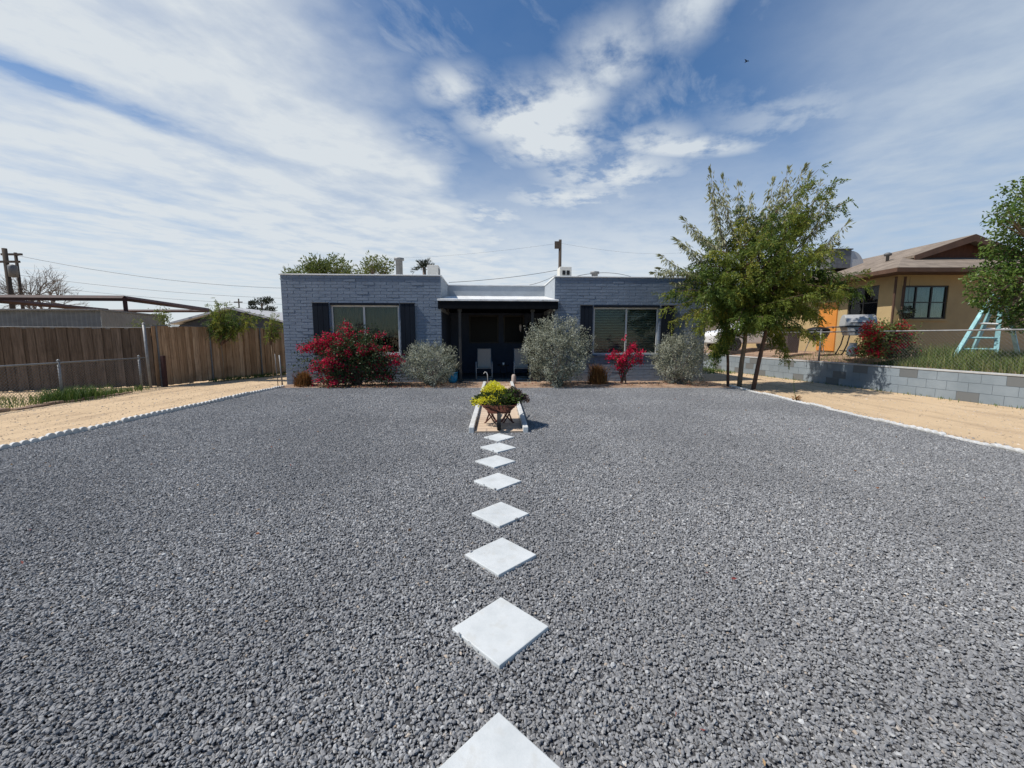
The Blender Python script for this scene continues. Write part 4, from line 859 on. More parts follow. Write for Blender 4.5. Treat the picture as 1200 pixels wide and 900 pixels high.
# dark pine far left of the house
q=at(306,347,60); t=thing('pine_tree','dark ragged pine far off left of the house','tree',(q.x,60,0)); m=MB(); m.tube([(0,0,0),(0,0,q.z-1)],[.25,.12],7); m.build('trunk',M['bark_grey'],t)
P=[]
for cx,cz,r in ((-1.2,-1.9,.9),(-.1,-.8,1.0),(1.0,-.6,.8),(1.2,-1.9,.9),(.1,-2.3,.8),(-1.4,-1.0,.5)): n=260; P.append(np.array([cx,0,q.z+cz])+rand_dirs(n)*r*RNG.uniform(.4,1,(n,1))*np.array([1,1,.6]))
P=np.concatenate(P); leaves_obj('crown',P,RNG.normal(0,1,P.shape),.35,.12,M['leaf_pine'],t)

# ------------------------------------------------------------------ left background buildings, frame, poles
t=thing('metal_shed','long low grey corrugated shed behind the dark wooden fence','shed',(0,0,0))
def corr(a,b,z0,z1,mt,nm,par):
    a,b=Vector((*a,0)),Vector((*b,0)); L=(b-a).length; d=(b-a)/L; nn=Vector((d.y,-d.x,0)); V=[];F=[]; n=int(L/.06)
    for k in range(n+1):
        p=a+d*(L*k/n)+nn*(.02*math.sin(k*1.571)); V+= [(p.x,p.y,z0),(p.x,p.y,z1)]
    F=[(2*k,2*k+2,2*k+3,2*k+1) for k in range(n)]; return link_mesh(nm,V,F,mt,par)
M['shed_grey']=plain('shed_sheet',(.105,.118,.128),.6,.25,1.2,stretch=(1,1,3)); M['shed_grey2']=plain('shed_sheet_warm',(.17,.168,.16),.6,.2,1.2)
zs=at(60,364.5,20).z; xA=at(118,370,20).x
corr((-36,20),(xA,20),0,zs,M['shed_grey'],'front_wall',t); corr((xA,20.003),(at(192,370,26).x,26),0,zs+.02,M['shed_grey2'],'side_wall',t)
m=MB(); m.prism([(-36.2,19.8),(xA+.1,19.8),(at(192,370,26).x+.1,26),(-36.2,26)],zs+.025,zs+.10,'z'); m.build('roof',M['dull_metal'],t)
t=thing('steel_carport_frame','open dark red steel frame standing above the grey shed','carport frame',(0,0,0))
zc_=3.80
def bar(a,b,nm,s=.13):
    m=MB(); m.tube([a,b],[s,s],4); m.build(nm,M['rust_red'],t)
xr1,xr2=-22.4,-24.9
bar((-40,24,zc_+.12),(xr1,24,zc_),'beam',.16); bar((xr1,24,zc_),(xr2,34,zc_-.03),'beam',.15); bar((-40,34,zc_-.1),(xr2,34,zc_-.1),'beam',.12); bar((-31.2,24,zc_),(-33.2,34,zc_-.06),'beam',.15)
for x,y in ((xr1,24),(xr2,34),(-30.6,24),(-33.2,34)): bar((x,y,0),(x,y,zc_),'post',.14)
# dark gabled house
t=thing('gabled_house','low dark gabled house with pale roof edges behind the tan fence','house',(0,0,0)); Yg=30
L_,Pk,R_=at(200,380.5,Yg),at(270,362,Yg),at(345,381,Yg)
m=MB(); m.prism([(L_.x+.4,0),(R_.x-.4,0),(R_.x-.4,R_.z),(Pk.x,Pk.z-.1),(L_.x+.4,L_.z)],Yg+.3,Yg+10,'y'); m.build('wall',plain('dark_siding',(.06,.065,.075),.9,.2,2),t)
m=MB()
for a,b in ((L_,Pk),(Pk,R_)): m.prism([(a.x,a.z),(b.x,b.z),(b.x,b.z+.14),(a.x,a.z+.14)],Yg-.2,Yg+10.3,'y')
m.build('roof',plain('pale_roofing',(.42,.42,.42),.8,.15,3),t)
q=at(326,367,36); m=MB(); m.box(-1.2,0,0,1.2,2,q.z-.35); t=thing('box_trailer','white flat topped box body far off beside the house corner','trailer',(q.x,36,0)); m.build('body',M['white_paint'],t,False,.08); m=MB(); m.box(-1.25,-.05,q.z-.348,1.25,2.05,q.z-.2); m.build('roof',M['white_paint'],t,False,.03)
def upole(name,lb,px,ptop,Y,r,cross,grp):
    q=at(px,ptop,Y); t=thing(name,lb,'utility pole',(q.x,Y,0),0,grp); m=MB(); m.tube([(0,0,0),(0,0,q.z)],[r*1.25,r],10); m.build('pole',M['pole_wood'],t,True)
    if cross: m=MB(); m.box(cross[0],-.18,q.z-cross[2]-.07,cross[1],-.18+.12,q.z-cross[2]+.07); m.build('crossarm',M['pole_wood'],t)
    return t,q
g_='utility poles at the left border'
t,q1=upole('utility_pole','thick utility pole at the left border carrying a transformer',5,291,30,.135,(-1.0,1.1,.95),g_)
m=MB(); m.lathe([(.05,-.05),(.24,0),(.25,.75),(.19,.82),(.05,.86)],(.52,-.1,q1.z-2.0),14); m.build('transformer',M['dull_metal'],t,True)
t,q2=upole('utility_pole','thinner grey utility pole between the transformer pole and bare tree',18,296,31,.09,(-.9,.6,.15),g_)
t,q3=upole('utility_pole','slim wooden utility pole rising behind the rooftop cooler with grilles',656.5,281,24,.085,None,None)
m=MB(); m.box(-.32,-.1,q3.z-.5,.02,-.02,q3.z-.1); m.build('bracket',M['pole_wood'],t)
t,q4=upole('utility_pole','tiny distant utility pole above the young tree by the fence',279.5,350,60,.09,(-.6,.6,.5),None)
def wire(name,lb,pts,r=.018):
    m=MB(); P=[]
    for a,b,s in pts:
        a,b=Vector(a),Vector(b)
        for k in range(13): u=k/12; p=a+(b-a)*u; p.z-=s*4*u*(1-u); P.append(p)
    m.tube(P,r,4,False); o=m.build(name,M['wire'],None); tag(o,lb,'cable'); return o
def w2(lb,a,Ya,b,Yb_,s,r): wire('overhead_cable',lb,[(at(*a,Ya),at(*b,Yb_),s)],r)
w2('upper overhead cable from the left poles towards the house',(18,299,),31,(345,338),34,.5,.012)
w2('middle overhead cable crossing behind the young tree',(18,322),31,(345,350),36,.3,.010); w2('lowest overhead cable just above the red steel frame',(18,332),31,(345,357),36,.3,.009)
w2('service cable sloping from the wooden roof pole to the left wing',(526,331),20,(656,316),24,.1,.011); w2('short cable dropping from the roof pole to the porch parapet',(598,337),18,(652,322),24,.15,.010)
w2('cable sagging over the right wing roof beside the vent',(664,327),18,(742,325),22,-.25,.011)
w2('faint high cable crossing the sky left of the roof pole',(430,302),42,(656,285),24.2,.3,.004); w2('faint high cable crossing the sky right of the roof pole',(656.5,285),24.2,(800,296),40,.3,.004)

# ------------------------------------------------------------------ right side: retaining wall, neighbour's yard and house
wa,wb_=Vector((9.75,21.5,0)),Vector((11.95,6.8,0)); dW=(wb_-wa); LW=dW.length
rw=thing('retaining_wall','low grey blue block wall with a few darker painted blocks along right driveway','wall',(wa.x,wa.y,0),math.atan2(dW.y,dW.x))
m,t_,p_=mat('painted_blocks'); a_=t_.n('ShaderNodeAttribute',_attribute_name='rnd').outputs['Fac']; co=t_.n('ShaderNodeTexCoord').outputs['Object']; nn=t_.noise(co,20,6,.75); n2=t_.noise(co,1.2,5,.6)
cc=t_.ramp(n2,[(.3,(.165,.20,.225)),(.7,(.25,.29,.318))]); cc=t_.mix(t_.ss(nn,.5,.75,0,.5),cc,c4((.215,.245,.27))); dk=t_.math('GREATER_THAN',a_,.5); cc=t_.mix(dk,cc,c4((.135,.142,.142)))
t_.put(p_.inputs['Base Color'],cc); p_.inputs['Roughness'].default_value=.85; t_.put(p_.inputs['Normal'],t_.bump(nn,.5,.008)); M['blocks']=m
V=[];F=[];rn=[]; x=0; HB=.235; BL=.455
for r_ in range(3):
    x=-(.5*BL if r_%2 else 0)
    k=0
    while x<LW:
        a,b=max(0,x),min(LW,x+BL); g_=.004; yo=random.uniform(-.004,.004); bi=len(V); z0,z1=r_*HB-.0+g_,(r_+1)*HB-g_*.0
        last = -9 if k == 0 else last
        dark = 1.0 if (k-last >= 3 and random.random()<.34) else 0.0
        if dark: last = k
        V+=[(a+g_,yo,z0),(b-g_,yo,z0),(b-g_,.2,z0),(a+g_,.2,z0),(a+g_,yo,z1-g_),(b-g_,yo,z1-g_),(b-g_,.2,z1-g_),(a+g_,.2,z1-g_)]
        F+=[tuple(i+bi for i in q) for q in ((0,3,2,1),(4,5,6,7),(0,1,5,4),(1,2,6,5),(2,3,7,6),(3,0,4,7))]; rn+=[dark]*6; x+=BL; k+=1
V=[(x,-y,z) for x,y,z in V]  # visible face towards the driveway
F=[q[::-1] for q in F]
link_mesh('blocks',V,F,M['blocks'],rw,False,rn)
m=MB(); m.box(0,-.19,0,LW,-.012,.70); m.build('mortar_core',plain('mortar',(.20,.235,.26),.95,.15,5),rw)
m=MB(); m.box(0,-.215,.708,LW,.012,.748); m.build('wall_cap',plain('cap_concrete',(.42,.42,.41),.9,.2,6),rw,False,.006)
def yardh(u,d): return .69 + min(d,3.0)*.11 + .02*mnoise.noise(Vector((u*2,d*2,0)))
nrm=Vector((-dW.y,dW.x,0)).normalized(); dn=dW.normalized()
V=[];F=[]; nu,nd=60,26; ds=[0.05+.15*i for i in range(20)]+[4,6,10,20,40,80]
for i in range(nu):
    u=-6+(LW+14)*i/(nu-1)
    for d in ds: p=wa+dn*u+nrm*d*1.0; V.append((p.x,p.y,yardh(u,d)))
for i in range(nu-1):
    for j in range(len(ds)-1): a=i*len(ds)+j; F.append((a,a+len(ds),a+len(ds)+1,a+1))
tag(link_mesh('neighbor_yard',V,F,M['soil'],None,True),kind='structure')
def onyard(px,zc,py=410):
    x=(px-600)/FPX*zc; y=zc/1.0  # ground-plan position at that depth
    return x,y
upx=lambda u: 600+FPX*(wa+dn*u+nrm*.1).x/((wa+dn*u+nrm*.1).y*math.cos(TH)+.1)
POSTS=[min((abs(upx(k*.05)-p),k*.05) for k in range(290))[1] for p in (840,893,960,1206)]
cl=chainlink('chain_link_fence','grey chain link fence standing on the right block wall',wa+nrm*.1,wb_+nrm*.1,1.02,POSTS,M['metal'],.74,.09,.0012)

# neighbour's house
NX0,NX1,NY0,NY1=12.58,19.0,13.0,22.3
nh=thing('tan_house','tan neighbouring house with brown shingled gable roof on raised yard','house',(.35,1.0,.03))
M['tan']=plain('tan_stucco',(.44,.325,.165),.9,.1,1.6,bump=.4,bscale=50); M['brown_trim']=plain('brown_trim',(.10,.055,.035),.8,.25,4); M['gable_wood']=plain('gable_boards',(.10,.042,.026),.85,.3,3,stretch=(6,1,1))
def mk_shingle():
    m,t,p=mat('shingles'); co=t.n('ShaderNodeTexCoord').outputs['Object']; uv=t.mapping(co,(1,1,1))
    b=t.n('ShaderNodeTexBrick',Vector=co,Color1=c4((.27,.215,.165)),Color2=c4((.155,.12,.092)),Mortar=c4((.10,.08,.055)),Scale=1.0); b.inputs['Brick Width'].default_value=.34; b.inputs['Row Height'].default_value=.2; b.inputs['Mortar Size'].default_value=.008; b.inputs['Bias'].default_value=0
    n=t.noise(co,3,6,.7); c=t.mix(t.ss(n,.35,.7,0,.6),b.outputs[0],c4((.235,.19,.15))); t.put(p.inputs['Base Color'],c); p.inputs['Roughness'].default_value=.95; t.put(p.inputs['Normal'],t.bump(t.noise(co,80,4,.8),.5,.006)); return m
M['shingle']=mk_shingle()
m=MB(); zt=3.68
wl=[(13.65,14.95,2.20,3.38)]  # left wall window along y
def wallpanel(mb,axis,fix,a0,a1,z0,z1,holes,th):
    cuts=sorted(holes); x=a0
    def bx_(p,q,za,zb):
        if q-p<.01 or zb-za<.01: return
        if axis=='y': mb.box(fix,p,za,fix+th,q,zb)
        else: mb.box(p,fix,za,q,fix+th,zb)
    for h in cuts: bx_(x,h[0],z0,z1); bx_(h[0],h[1],z0,h[2]); bx_(h[0],h[1],h[3],z1); x=h[1]
    bx_(x,a1,z0,z1)
wallpanel(m,'y',NX0,NY0,NY1,.6,zt,[(13.65,14.95,2.20,3.38)],.15); wallpanel(m,'x',NY0,NX0+.152,NX1,.6,zt,[(12.78,14.35,2.17,3.28)],.15)
m.box(NX0+.2,NY1-.15,.6,NX1,NY1,zt); m.box(NX1-.15,NY0+.16,.6,NX1,NY1-.16,zt); m.build('wall',M['tan'],nh)
def nwin(nm,axis,fix,a0,a1,z0,z1,nv,nz):
    fr=MB(); e=.05
    def bx_(p,q,za,zb,o0=.03,o1=.09):
        if axis=='y': fr.box(fix+o0,p,za,fix+o1,q,zb)
        else: fr.box(p,fix+o0,za,q,fix+o1,zb)
    bx_(a0+.002,a0+e,z0+.002,z1-.002); bx_(a1-e,a1-.002,z0+.002,z1-.002); bx_(a0+e+.001,a1-e-.001,z1-e,z1-.002); bx_(a0+e+.001,a1-e-.001,z0+.002,z0+e)
    for k in range(1,nv): a=a0+(a1-a0)*k/nv; bx_(a-.022,a+.022,z0+e+.001,z1-e-.001,.035,.085)
    for k in range(1,nz): z=z0+(z1-z0)*k/nz; bx_(a0+e+.001,a1-e-.001,z-.015,z+.015,.04,.08)
    o=fr.build('window',M['dark_frame'],nh)
    g=MB(); g.box(*( (fix+.06,a0+e,z0+e,fix+.066,a1-e,z1-e) if axis=='y' else (a0+e,fix+.06,z0+e,a1-e,fix+.066,z1-e))); g.build('pane',M['glass'],o)
    cu=MB(); n=40
    for k in range(n):
        p,q=a0+(a1-a0)*k/n,a0+(a1-a0)*(k+1)/n; s0,s1=.14+.015*math.sin(k*1.7),.14+.015*math.sin((k+1)*1.7)
        cu.add([(fix+s0,p,z0),(fix+s1,q,z0),(fix+s1,q,z1),(fix+s0,p,z1)] if axis=='y' else [(p,fix+s0,z0),(q,fix+s1,z0),(q,fix+s1,z1),(p,fix+s0,z1)],[(0,1,2,3)])
    cu.build('curtain',M['curtain'],o)
    s=MB(); s.box(*((fix-.05,a0-.05,z0-.07,fix-.001,a1+.05,z0-.003) if axis=='y' else (a0-.05,fix-.05,z0-.07,a1+.05,fix-.001,z0-.003))); s.build('sill',M['tan'],o)
nwin('w','y',NX0,13.65,14.95,2.20,3.38,2,2); nwin('w','x',NY0,12.78,14.35,2.17,3.28,3,2)
EX0,EY0,EZ=11.9,12.3,3.76; SL=.35; RX=15.76; EX1=2*RX-EX0; RZ=EZ+SL*(RX-EX0); GY=EY0+1.84; GZ=EZ+SL*1.84; gx0=EX0+1.84; gx1=EX1-1.84; EYB=22.9
m=MB(); th=.09
def slab(pts):
    lo=[(x,y,z-th) for x,y,z in pts]; n=len(pts); m.add(list(pts)+lo,[tuple(range(n)),tuple(range(n,2*n))[::-1]]+[(i,n+i,n+(i+1)%n,(i+1)%n) for i in range(n)])
RYF=GY-.45; RYB=EYB-2.6
slab([(EX0,EY0,EZ),(EX1,EY0,EZ),(gx1,GY,GZ),(gx0,GY,GZ)])
slab([(EX0,EY0,EZ),(gx0,GY,GZ),(gx0-.12,RYF,GZ-.04),(RX,RYF,RZ),(RX,RYB,RZ),(EX0,EYB,EZ)][:1]+[(gx0,GY,GZ),(gx0,RYF,GZ+.0),(RX,RYF,RZ),(RX,RYB,RZ),(EX0,EYB,EZ)])
slab([(EX1,EY0,EZ),(EX1,EYB,EZ),(RX,RYB,RZ),(RX,RYF,RZ),(gx1,RYF,GZ),(gx1,GY,GZ)]); slab([(EX0,EYB,EZ),(RX,RYB,RZ),(EX1,EYB,EZ)])
nroof=m.build('roof',M['shingle'],nh)
m=MB(); m.prism([(gx0+.1,GZ-.05),(gx1-.1,GZ-.05),(RX,RZ-.12)],GY+.0,GY+.12,'y'); m.build('gable',M['gable_wood'],nh)
m=MB()
for sx in (-1,1):
    xa,xb=(gx0-.02,RX) if sx<0 else (gx1+.02,RX); m.add([(xa,RYF-.03,GZ-.02),(xb,RYF-.03,RZ-.0),(xb,RYF-.03,RZ-.24),(xa,RYF-.03,GZ-.2),(xa,RYF-.002,GZ-.02),(xb,RYF-.002,RZ),(xb,RYF-.002,RZ-.24),(xa,RYF-.002,GZ-.2)],[(0,3,2,1) if sx<0 else (0,1,2,3),(4,5,6,7) if sx<0 else (7,6,5,4),(0,1,5,4),(3,7,6,2),(0,4,7,3),(1,2,6,5)])
m.build('barge_board',M['brown_trim'],nh)
m=MB(); m.box(EX0-.03,EY0-.03,EZ-.14,EX1+.03,EY0-.002,EZ-.01); m.box(EX0-.03,EY0-.0015,EZ-.14,EX0-.002,EYB,EZ-.01); m.build('fascia',M['brown_trim'],nh)
m=MB(); m.box(EX0,EY0,EZ-.135,EX1,EYB,EZ-.10); m.build('soffit',M['brown_trim'],nh)
vx=RX-2.15; m=MB(); vz=EZ+SL*(vx-EX0); m.lathe([(.05,-.1),(.05,.18),(.11,.2),(.12,.27),(.05,.31)],(vx,14.6,vz),10); m.build('roof_vent',M['dull_metal'],nroof,True)
# hanging basket on the corner, front wall
for k,(x,y) in enumerate(((12.28,12.72),(12.58,12.72))):
    m=MB(); m.box(x+.03,y+.03,.95,x+.08,y+.08,3.54); m.build('corner_post',M['brown_trim'],nh)
q=at(1062,368,13.65); t=thing('hanging_basket','dark hanging basket at the corner of the tan house','hanging basket',(q.x,13.65,q.z)); m=MB(); m.lathe([(.06,-.14),(.15,0),(.16,.03)],(0,0,0),12); m.build('bowl',M['dark_frame'],t); m=MB()
for a in (0,2.1,4.2): m.tube([(.15*math.cos(a),.15*math.sin(a),.03),(0,0,.5)],.004,4)
m.tube([(0,0,.5),(0,0,3.54-q.z)],.005,4); m.build('chain',M['wire'],t); n=420; d=rand_dirs(n); leaves_obj('leaves',d*np.array([.2,.2,.2])*RNG.uniform(.4,1,(n,1))+np.array([0,0,.05]),d,.07,.03,M['leaf_pine'],t)
# orange door panel and tan side features
dd=MB(); dd.box(NX0-.05,15.4,1.0,NX0-.002,16.35,2.95); d_=dd.build('door',plain('orange_paint',(.62,.235,.04),.6,.08,2),nh,False,.004); m=MB(); m.lathe([(.03,0),(.035,.03),(.01,.05)],(0,0,0),10); o=m.build('handle',M['metal'],d_,True); o.location=(NX0-.051,15.5,1.95); o.rotation_euler=(0,R(-90),0)
# swamp cooler
q=at(983,308,17.0); t=thing('swamp_cooler','silver evaporative cooler with a rounded duct on the shingled roof','cooler',(13.95,18.0,4.36)); t.scale=(.95,.9,.85)
m=MB(); m.box(-.62,-.45,.12,.28,.45,1.0); m.box(-.68,-.5,1.001,.32,.5,1.06); m.build('cabinet',M['dull_metal'],t,False,.015)
m=MB(); pr_=[(.285,.10)]+[(.285+.62*math.sin(a),.10+.86*math.cos(a)) for a in np.linspace(0,math.pi/2,9)]; m.prism(pr_,-.42,.42,'y'); m.build('duct',M['stainless'],t)
for x in (-.55,.2):
    m=MB(); m.tube([(x,-.4,-.35),(x,-.4,.12)],.03,6); m.tube([(x,.4,-.35),(x,.4,.12)],.03,6); m.build('leg',M['dull_metal'],t)
# grills
gx,gy=onyard(1001,13.9); gz=.98
t=thing('gas_grill','silver gas grill with closed rounded lid in front of the tan house','grill',(gx,gy,gz),R(-20))
m=MB(); pr_=[(-.30,.98)]+[(-.30*math.cos(a),1.0+.36*math.sin(a)) for a in np.linspace(0,math.pi,13)]+[(.30,.98)]; m.prism(pr_,-.42,.42,'x'); lid=m.build('lid',M['stainless'],t,False,.01)
m=MB(); m.tube([(-.3,-.33,1.08),(-.3,-.38,1.08),(.3,-.38,1.08),(.3,-.33,1.08)],.014,6); m.build('handle',M['black_metal'],lid)
m=MB(); m.box(-.43,-.32,.945,.43,.32,.978); m.build('lid_seam',M['black_metal'],t)
m=MB(); m.prism([(-.40,.94),(.40,.94),(.30,.66),(-.30,.66)],-.30,.28,'y'); m.build('firebox',M['stainless'],t,False,.008)
m=MB()
for sx in (-1,1): m.box(min(sx*.44,sx*.80),-.26,.93,max(sx*.44,sx*.80),.24,.96)
m.build('side_shelf',M['dull_metal'],t,False,.006)
for x in (-.12,.0,.12):
    m=MB(); m.lathe([(.035,0),(.03,.03)],(0,0,0),10); o=m.build('knob',M['black_metal'],t); o.location=(x,-.302,.82); o.rotation_euler=(R(90),0,0)
for sx in (-1,1):
    for sy in (-1,1):
        m=MB(); m.tube([(sx*.28,sy*.24,.66),(sx*.33,sy*.25,.35),(sx*.43,sy*.27,.08),(sx*.47,sy*.27,.0)],.02,6); m.build('leg',M['black_metal'],t,True)
m=MB(); m.box(-.36,-.25,.12,.36,.25,.15); m.build('bottom_shelf',M['black_metal'],t)
px_,py_=onyard(998,13.4); t=thing('propane_tank','round white propane tank at the foot of the gas grill','gas tank',(px_,py_,.95)); m=MB(); m.lathe([(.10,0),(.10,.03),(.15,.05),(.155,.1),(.155,.25),(.13,.33),(.05,.37)],(0,0,0),20); m.build('tank_body',M['white_paint'],t,True); m=MB(); m.lathe([(.1,.33),(.1,.45),(.092,.45),(.092,.34)],(0,0,0),16,False); m.build('collar',M['white_paint'],t); m=MB(); m.lathe([(.03,.36),(.03,.42)],(0,0,0),8); m.build('valve',M['dull_metal'],t)
kx,ky=onyard(956,15.8); t=thing('kettle_grill','round black kettle grill standing left of the gas grill','grill',(kx,ky,.98)); K=1.25
m=MB(); m.lathe([(.06*K,.36*K),(.16*K,.40*K),(.24*K,.48*K),(.285*K,.60*K),(.295*K,.68*K)],(0,0,0),24); m.build('bowl',M['black_metal'],t,True)
m=MB(); m.lathe([(.30*K,.683*K),(.29*K,.715*K),(.24*K,.755*K),(.14*K,.785*K),(.03*K,.795*K)],(0,0,0),24); ld=m.build('lid',M['black_metal'],t,True); m=MB(); m.tube([(-.05,0,.79*K),(-.05,0,.84*K),(.05,0,.84*K),(.05,0,.79*K)],.01,6); m.build('handle',M['bark'],ld)
for a in (.5,2.6,4.7):
    m=MB(); m.tube([(.18*K*math.cos(a),.18*K*math.sin(a),.48*K),(.30*K*math.cos(a),.30*K*math.sin(a),.0)],.013,6); m.build('leg',M['dull_metal'],t)
# yard bougainvillea, grass, ladder
bx_,by_=onyard(1043,12.7); 
T=[]
for k in range(42):
    a=random.uniform(0,math.pi); r=random.uniform(.4,1)**.6; q=at(1040+34*math.cos(a)*r,424-42*math.sin(a)*r,by_); T.append((q.x-bx_,random.uniform(-.5,.4),max(.1,q.z-.95),random.choice((.1,.3,.6,1.0))))
for a,b in ((1013,383),(1016,388),(1012,392),(1052,402),(1058,408),(1048,410),(1020,415),(1030,420)): q=at(a,b,by_-.3); T.append((q.x-bx_,-.3,max(.1,q.z-.95),1.8))
bougainvillea('bougainvillea','dark red bougainvillea on the raised yard beside the gas grill',(bx_,by_,.95),T,170,110,M['leaf_far'],M['bract_red'])
n=19000; u=RNG.uniform(5.0,LW+1.0,n); d=RNG.uniform(.22,2.6,n)**1.0; pp=np.array([list(wa+dn*float(a)+nrm*float(b)) for a,b in zip(u,d)]); pp[:,2]=[yardh(a,b)-.01 for a,b in zip(u,d)]
keep=(RNG.random(n)<np.clip((u-8.2)/1.2,.12,1)); pp=pp[keep]; tall=np.clip((u[keep]-8.0)/2.0,.35,1)
grass_patch('bank_grass','long rough grass growing on the raised yard above the block wall',pp,.34*tall,M['grass_dry'],.013,.6)
n=1500; u=RNG.uniform(8.8,12.5,n); d=RNG.uniform(1.0,2.4,n); pp=np.array([list(wa+dn*float(a)+nrm*float(b)) for a,b in zip(u,d)]); pp[:,2]=.85; 
grass_patch('tall_grass','taller grass clump between red bush and turquoise ladder',pp,.62*np.clip(1-(np.abs(u-9.8)/3),.4,1),M['grass_dry'],.015,.5)
M['turquoise']=plain('turquoise_paint',(.27,.50,.53),.75,.38,6,stretch=(1,1,.4)); 
lx,ly=onyard(1150,12.1); t=thing('step_ladder','weathered turquoise wooden step ladder standing on the raised yard','ladder',(lx,ly,.95))
zt_=at(1160,340,12.1).z-.87
def lp(px,zc,z): return Vector(((px-600)/FPX*zc-lx,zc-ly,z))
rails=[(lp(1157,12.1,zt_),lp(1117,11.9,0)),(lp(1163,12.1,zt_-.05),lp(1166,11.9,0)),(lp(1160,12.3,zt_-.1),lp(1136,12.9,0)),(lp(1166,12.3,zt_-.1),lp(1193,12.9,0))]
for a,b in rails:
    d=(b-a); Lr=d.length; m=MB(); Mx=Matrix.Translation(a) @ d.to_track_quat('Z','Y').to_matrix().to_4x4(); m.box(-.05,-.03,0,.05,.03,Lr,Mx); m.build('rail',M['turquoise'],t,False,.004)
for f_ in (.3,.5,.7,.86):
    a=rails[0][0].lerp(rails[0][1],f_); b=rails[1][0].lerp(rails[1][1],f_); m=MB(); m.tube([a,b],[.03,.03],4); m.build('step',M['white_paint'] if f_==.5 else M['turquoise'],t)
a=rails[2][0].lerp(rails[2][1],.55); b=rails[3][0].lerp(rails[3][1],.55); m=MB(); m.tube([a,b],[.025,.025],4); m.build('brace',M['white_paint'],t)
m=MB(); c_=(rails[0][0]+rails[1][0])/2; m.box(c_.x-.2,c_.y-.12,zt_+.003,c_.x+.2,c_.y+.2,zt_+.04); m.build('top_board',M['turquoise'],t,False,.005)
# white car beyond the tree, dark bin
cx,cy=onyard(872,20.5)
car=thing('parked_car','white parked car half hidden behind the feathery tree','car',(cx+.2,cy,.92),R(8))
prof=[(-2.2,.35),(-2.25,.75),(-2.1,.92),(-1.3,1.0),(-.75,1.42),(.9,1.46),(1.6,1.05),(2.15,.98),(2.25,.6),(2.2,.35)]
m=MB(); m.prism(prof,-.85,.85,'y'); m.build('body',plain('white_car_paint',(.78,.78,.78),.25,.03,2,spec=.6),car,False,.06)
for xs in ([(-.98,1.06),(-.66,1.36),(-.02,1.39),(-.02,1.06)],[(.06,1.06),(.06,1.39),(.82,1.39),(1.28,1.06)]):
    m=MB(); m.prism(xs,-.862,-.852,'y'); m.build('window',M['black_metal'],car)
for x in (-1.4,1.4):
    for y in (-.8,.8):
        m=MB(); m.lathe([(.2,-.09),(.31,-.09),(.32,-.05),(.32,.05),(.31,.09),(.2,.09)],(0,0,0),20); o=m.build('wheel',M['rubber'],car,True); o.location=(x,y,.32); o.rotation_euler=(R(90),0,0)
bx2,by2=onyard(923,16.8); t=thing('trash_bin','dark brown wheeled bin standing by the tan house','bin',(bx2,by2,.95)); m=MB(); m.prism([(-.22,.0),(.22,.0),(.28,1.0),(-.28,1.0)],-.26,.26,'y'); m.build('bin_body',plain('bin_plastic',(.07,.045,.04),.6,.2,3),t,False,.02); m=MB(); m.box(-.31,-.3,1.002,.31,.3,1.06); m.build('lid',M['black_trim'],t,False,.015)
# weed stalk by the right edging, grass in the gap
q=at(933,470,10.2); t=thing('dry_weed','single dry weed stalk leaning on the right sand driveway','weed',(q.x,10.2,0)); m=MB(); m.tube([(0,0,0),(-.08,0,.3),(-.12,0,.62)],[.008,.006,.003],5); m.build('stalk',M['grass_dry'],t); n=60; leaves_obj('leaves',RNG.normal(0,.05,(n,3))*np.array([1,1,.4])+np.array([0,0,.05]),RNG.normal(0,1,(n,3))+np.array([0,0,.5]),.08,.02,M['brown_leaf'],t)
n=1600; grass_patch('driveway_grass','short green grass in the gap beside the house end',np.stack([RNG.uniform(7.3,9.7,n),RNG.uniform(17.5,21,n),np.zeros(n)],1),.16,M['grass'],.018)
n=900; u=RNG.uniform(0,LW,n); pp=np.array([list(wa+dn*float(a)-nrm*float(b)) for a,b in zip(u,np.abs(RNG.normal(.05,.25,n))+.03)]); grass_patch('wall_foot_weeds','sparse dry weeds along the foot of the block wall',pp,.08,M['grass_dry'],.014)
# houses and trees farther off, closing the view between the things in front
for i,(px_,Y_,w_,h_,lb) in enumerate(((862,42,9,3.2,'pale far house glimpsed behind the white car'),(1260,45,10,3.6,'tan far house behind the tree at the right border'))):
    x_=(px_-600)/FPX*Y_; t=thing('far_house',lb,'house',(x_,Y_,0)); m=MB(); m.box(-w_/2,0,0,w_/2,7,h_); m.build('wall',plain('far_stucco',(.5,.43,.34),.9,.1,1),t); m=MB(); m.prism([(-w_/2-.4,h_+.002),(w_/2+.4,h_+.002),(0,h_+1.5)],-.4,7.4,'y'); m.build('roof',M['shingle'],t)
    m=MB(); m.box(-w_/4,-.02,1,-w_/4+1.4,-.003,2.2); m.build('window',M['black_metal'],t)
for px_,pt_,Y_,pw_,lb in ((1000,345,40,70,'dull green tree far behind the tan house'),(905,352,46,60,'dull green tree far behind the feathery tree'),(150,366,70,40,'low distant tree behind the red steel frame'),(60,360,75,50,'low distant tree behind the bare tree')):
    far_tree('distant_tree',lb,px_,pt_,pw_,Y_,M['leaf_far'],160,'distant trees on the skyline',5)
# bird
q=at(875,72,60); t=thing('bird','tiny dark bird gliding high in the sky','bird',q,R(30)); m=MB(); m.add([(-.55,0,.12),(-.25,.1,.16),(0,.12,.02),(.25,.1,.16),(.55,0,.12),(.25,-.06,.13),(0,-.1,.0),(-.25,-.06,.13)],[(0,1,7),(1,2,6,7),(2,3,5,6),(3,4,5)]); m.tube([(0,-.28,0),(0,-.1,0),(0,.15,.01),(0,.3,.02)],[.01,.06,.06,.015],6); m.build('body',M['black_trim'],t)

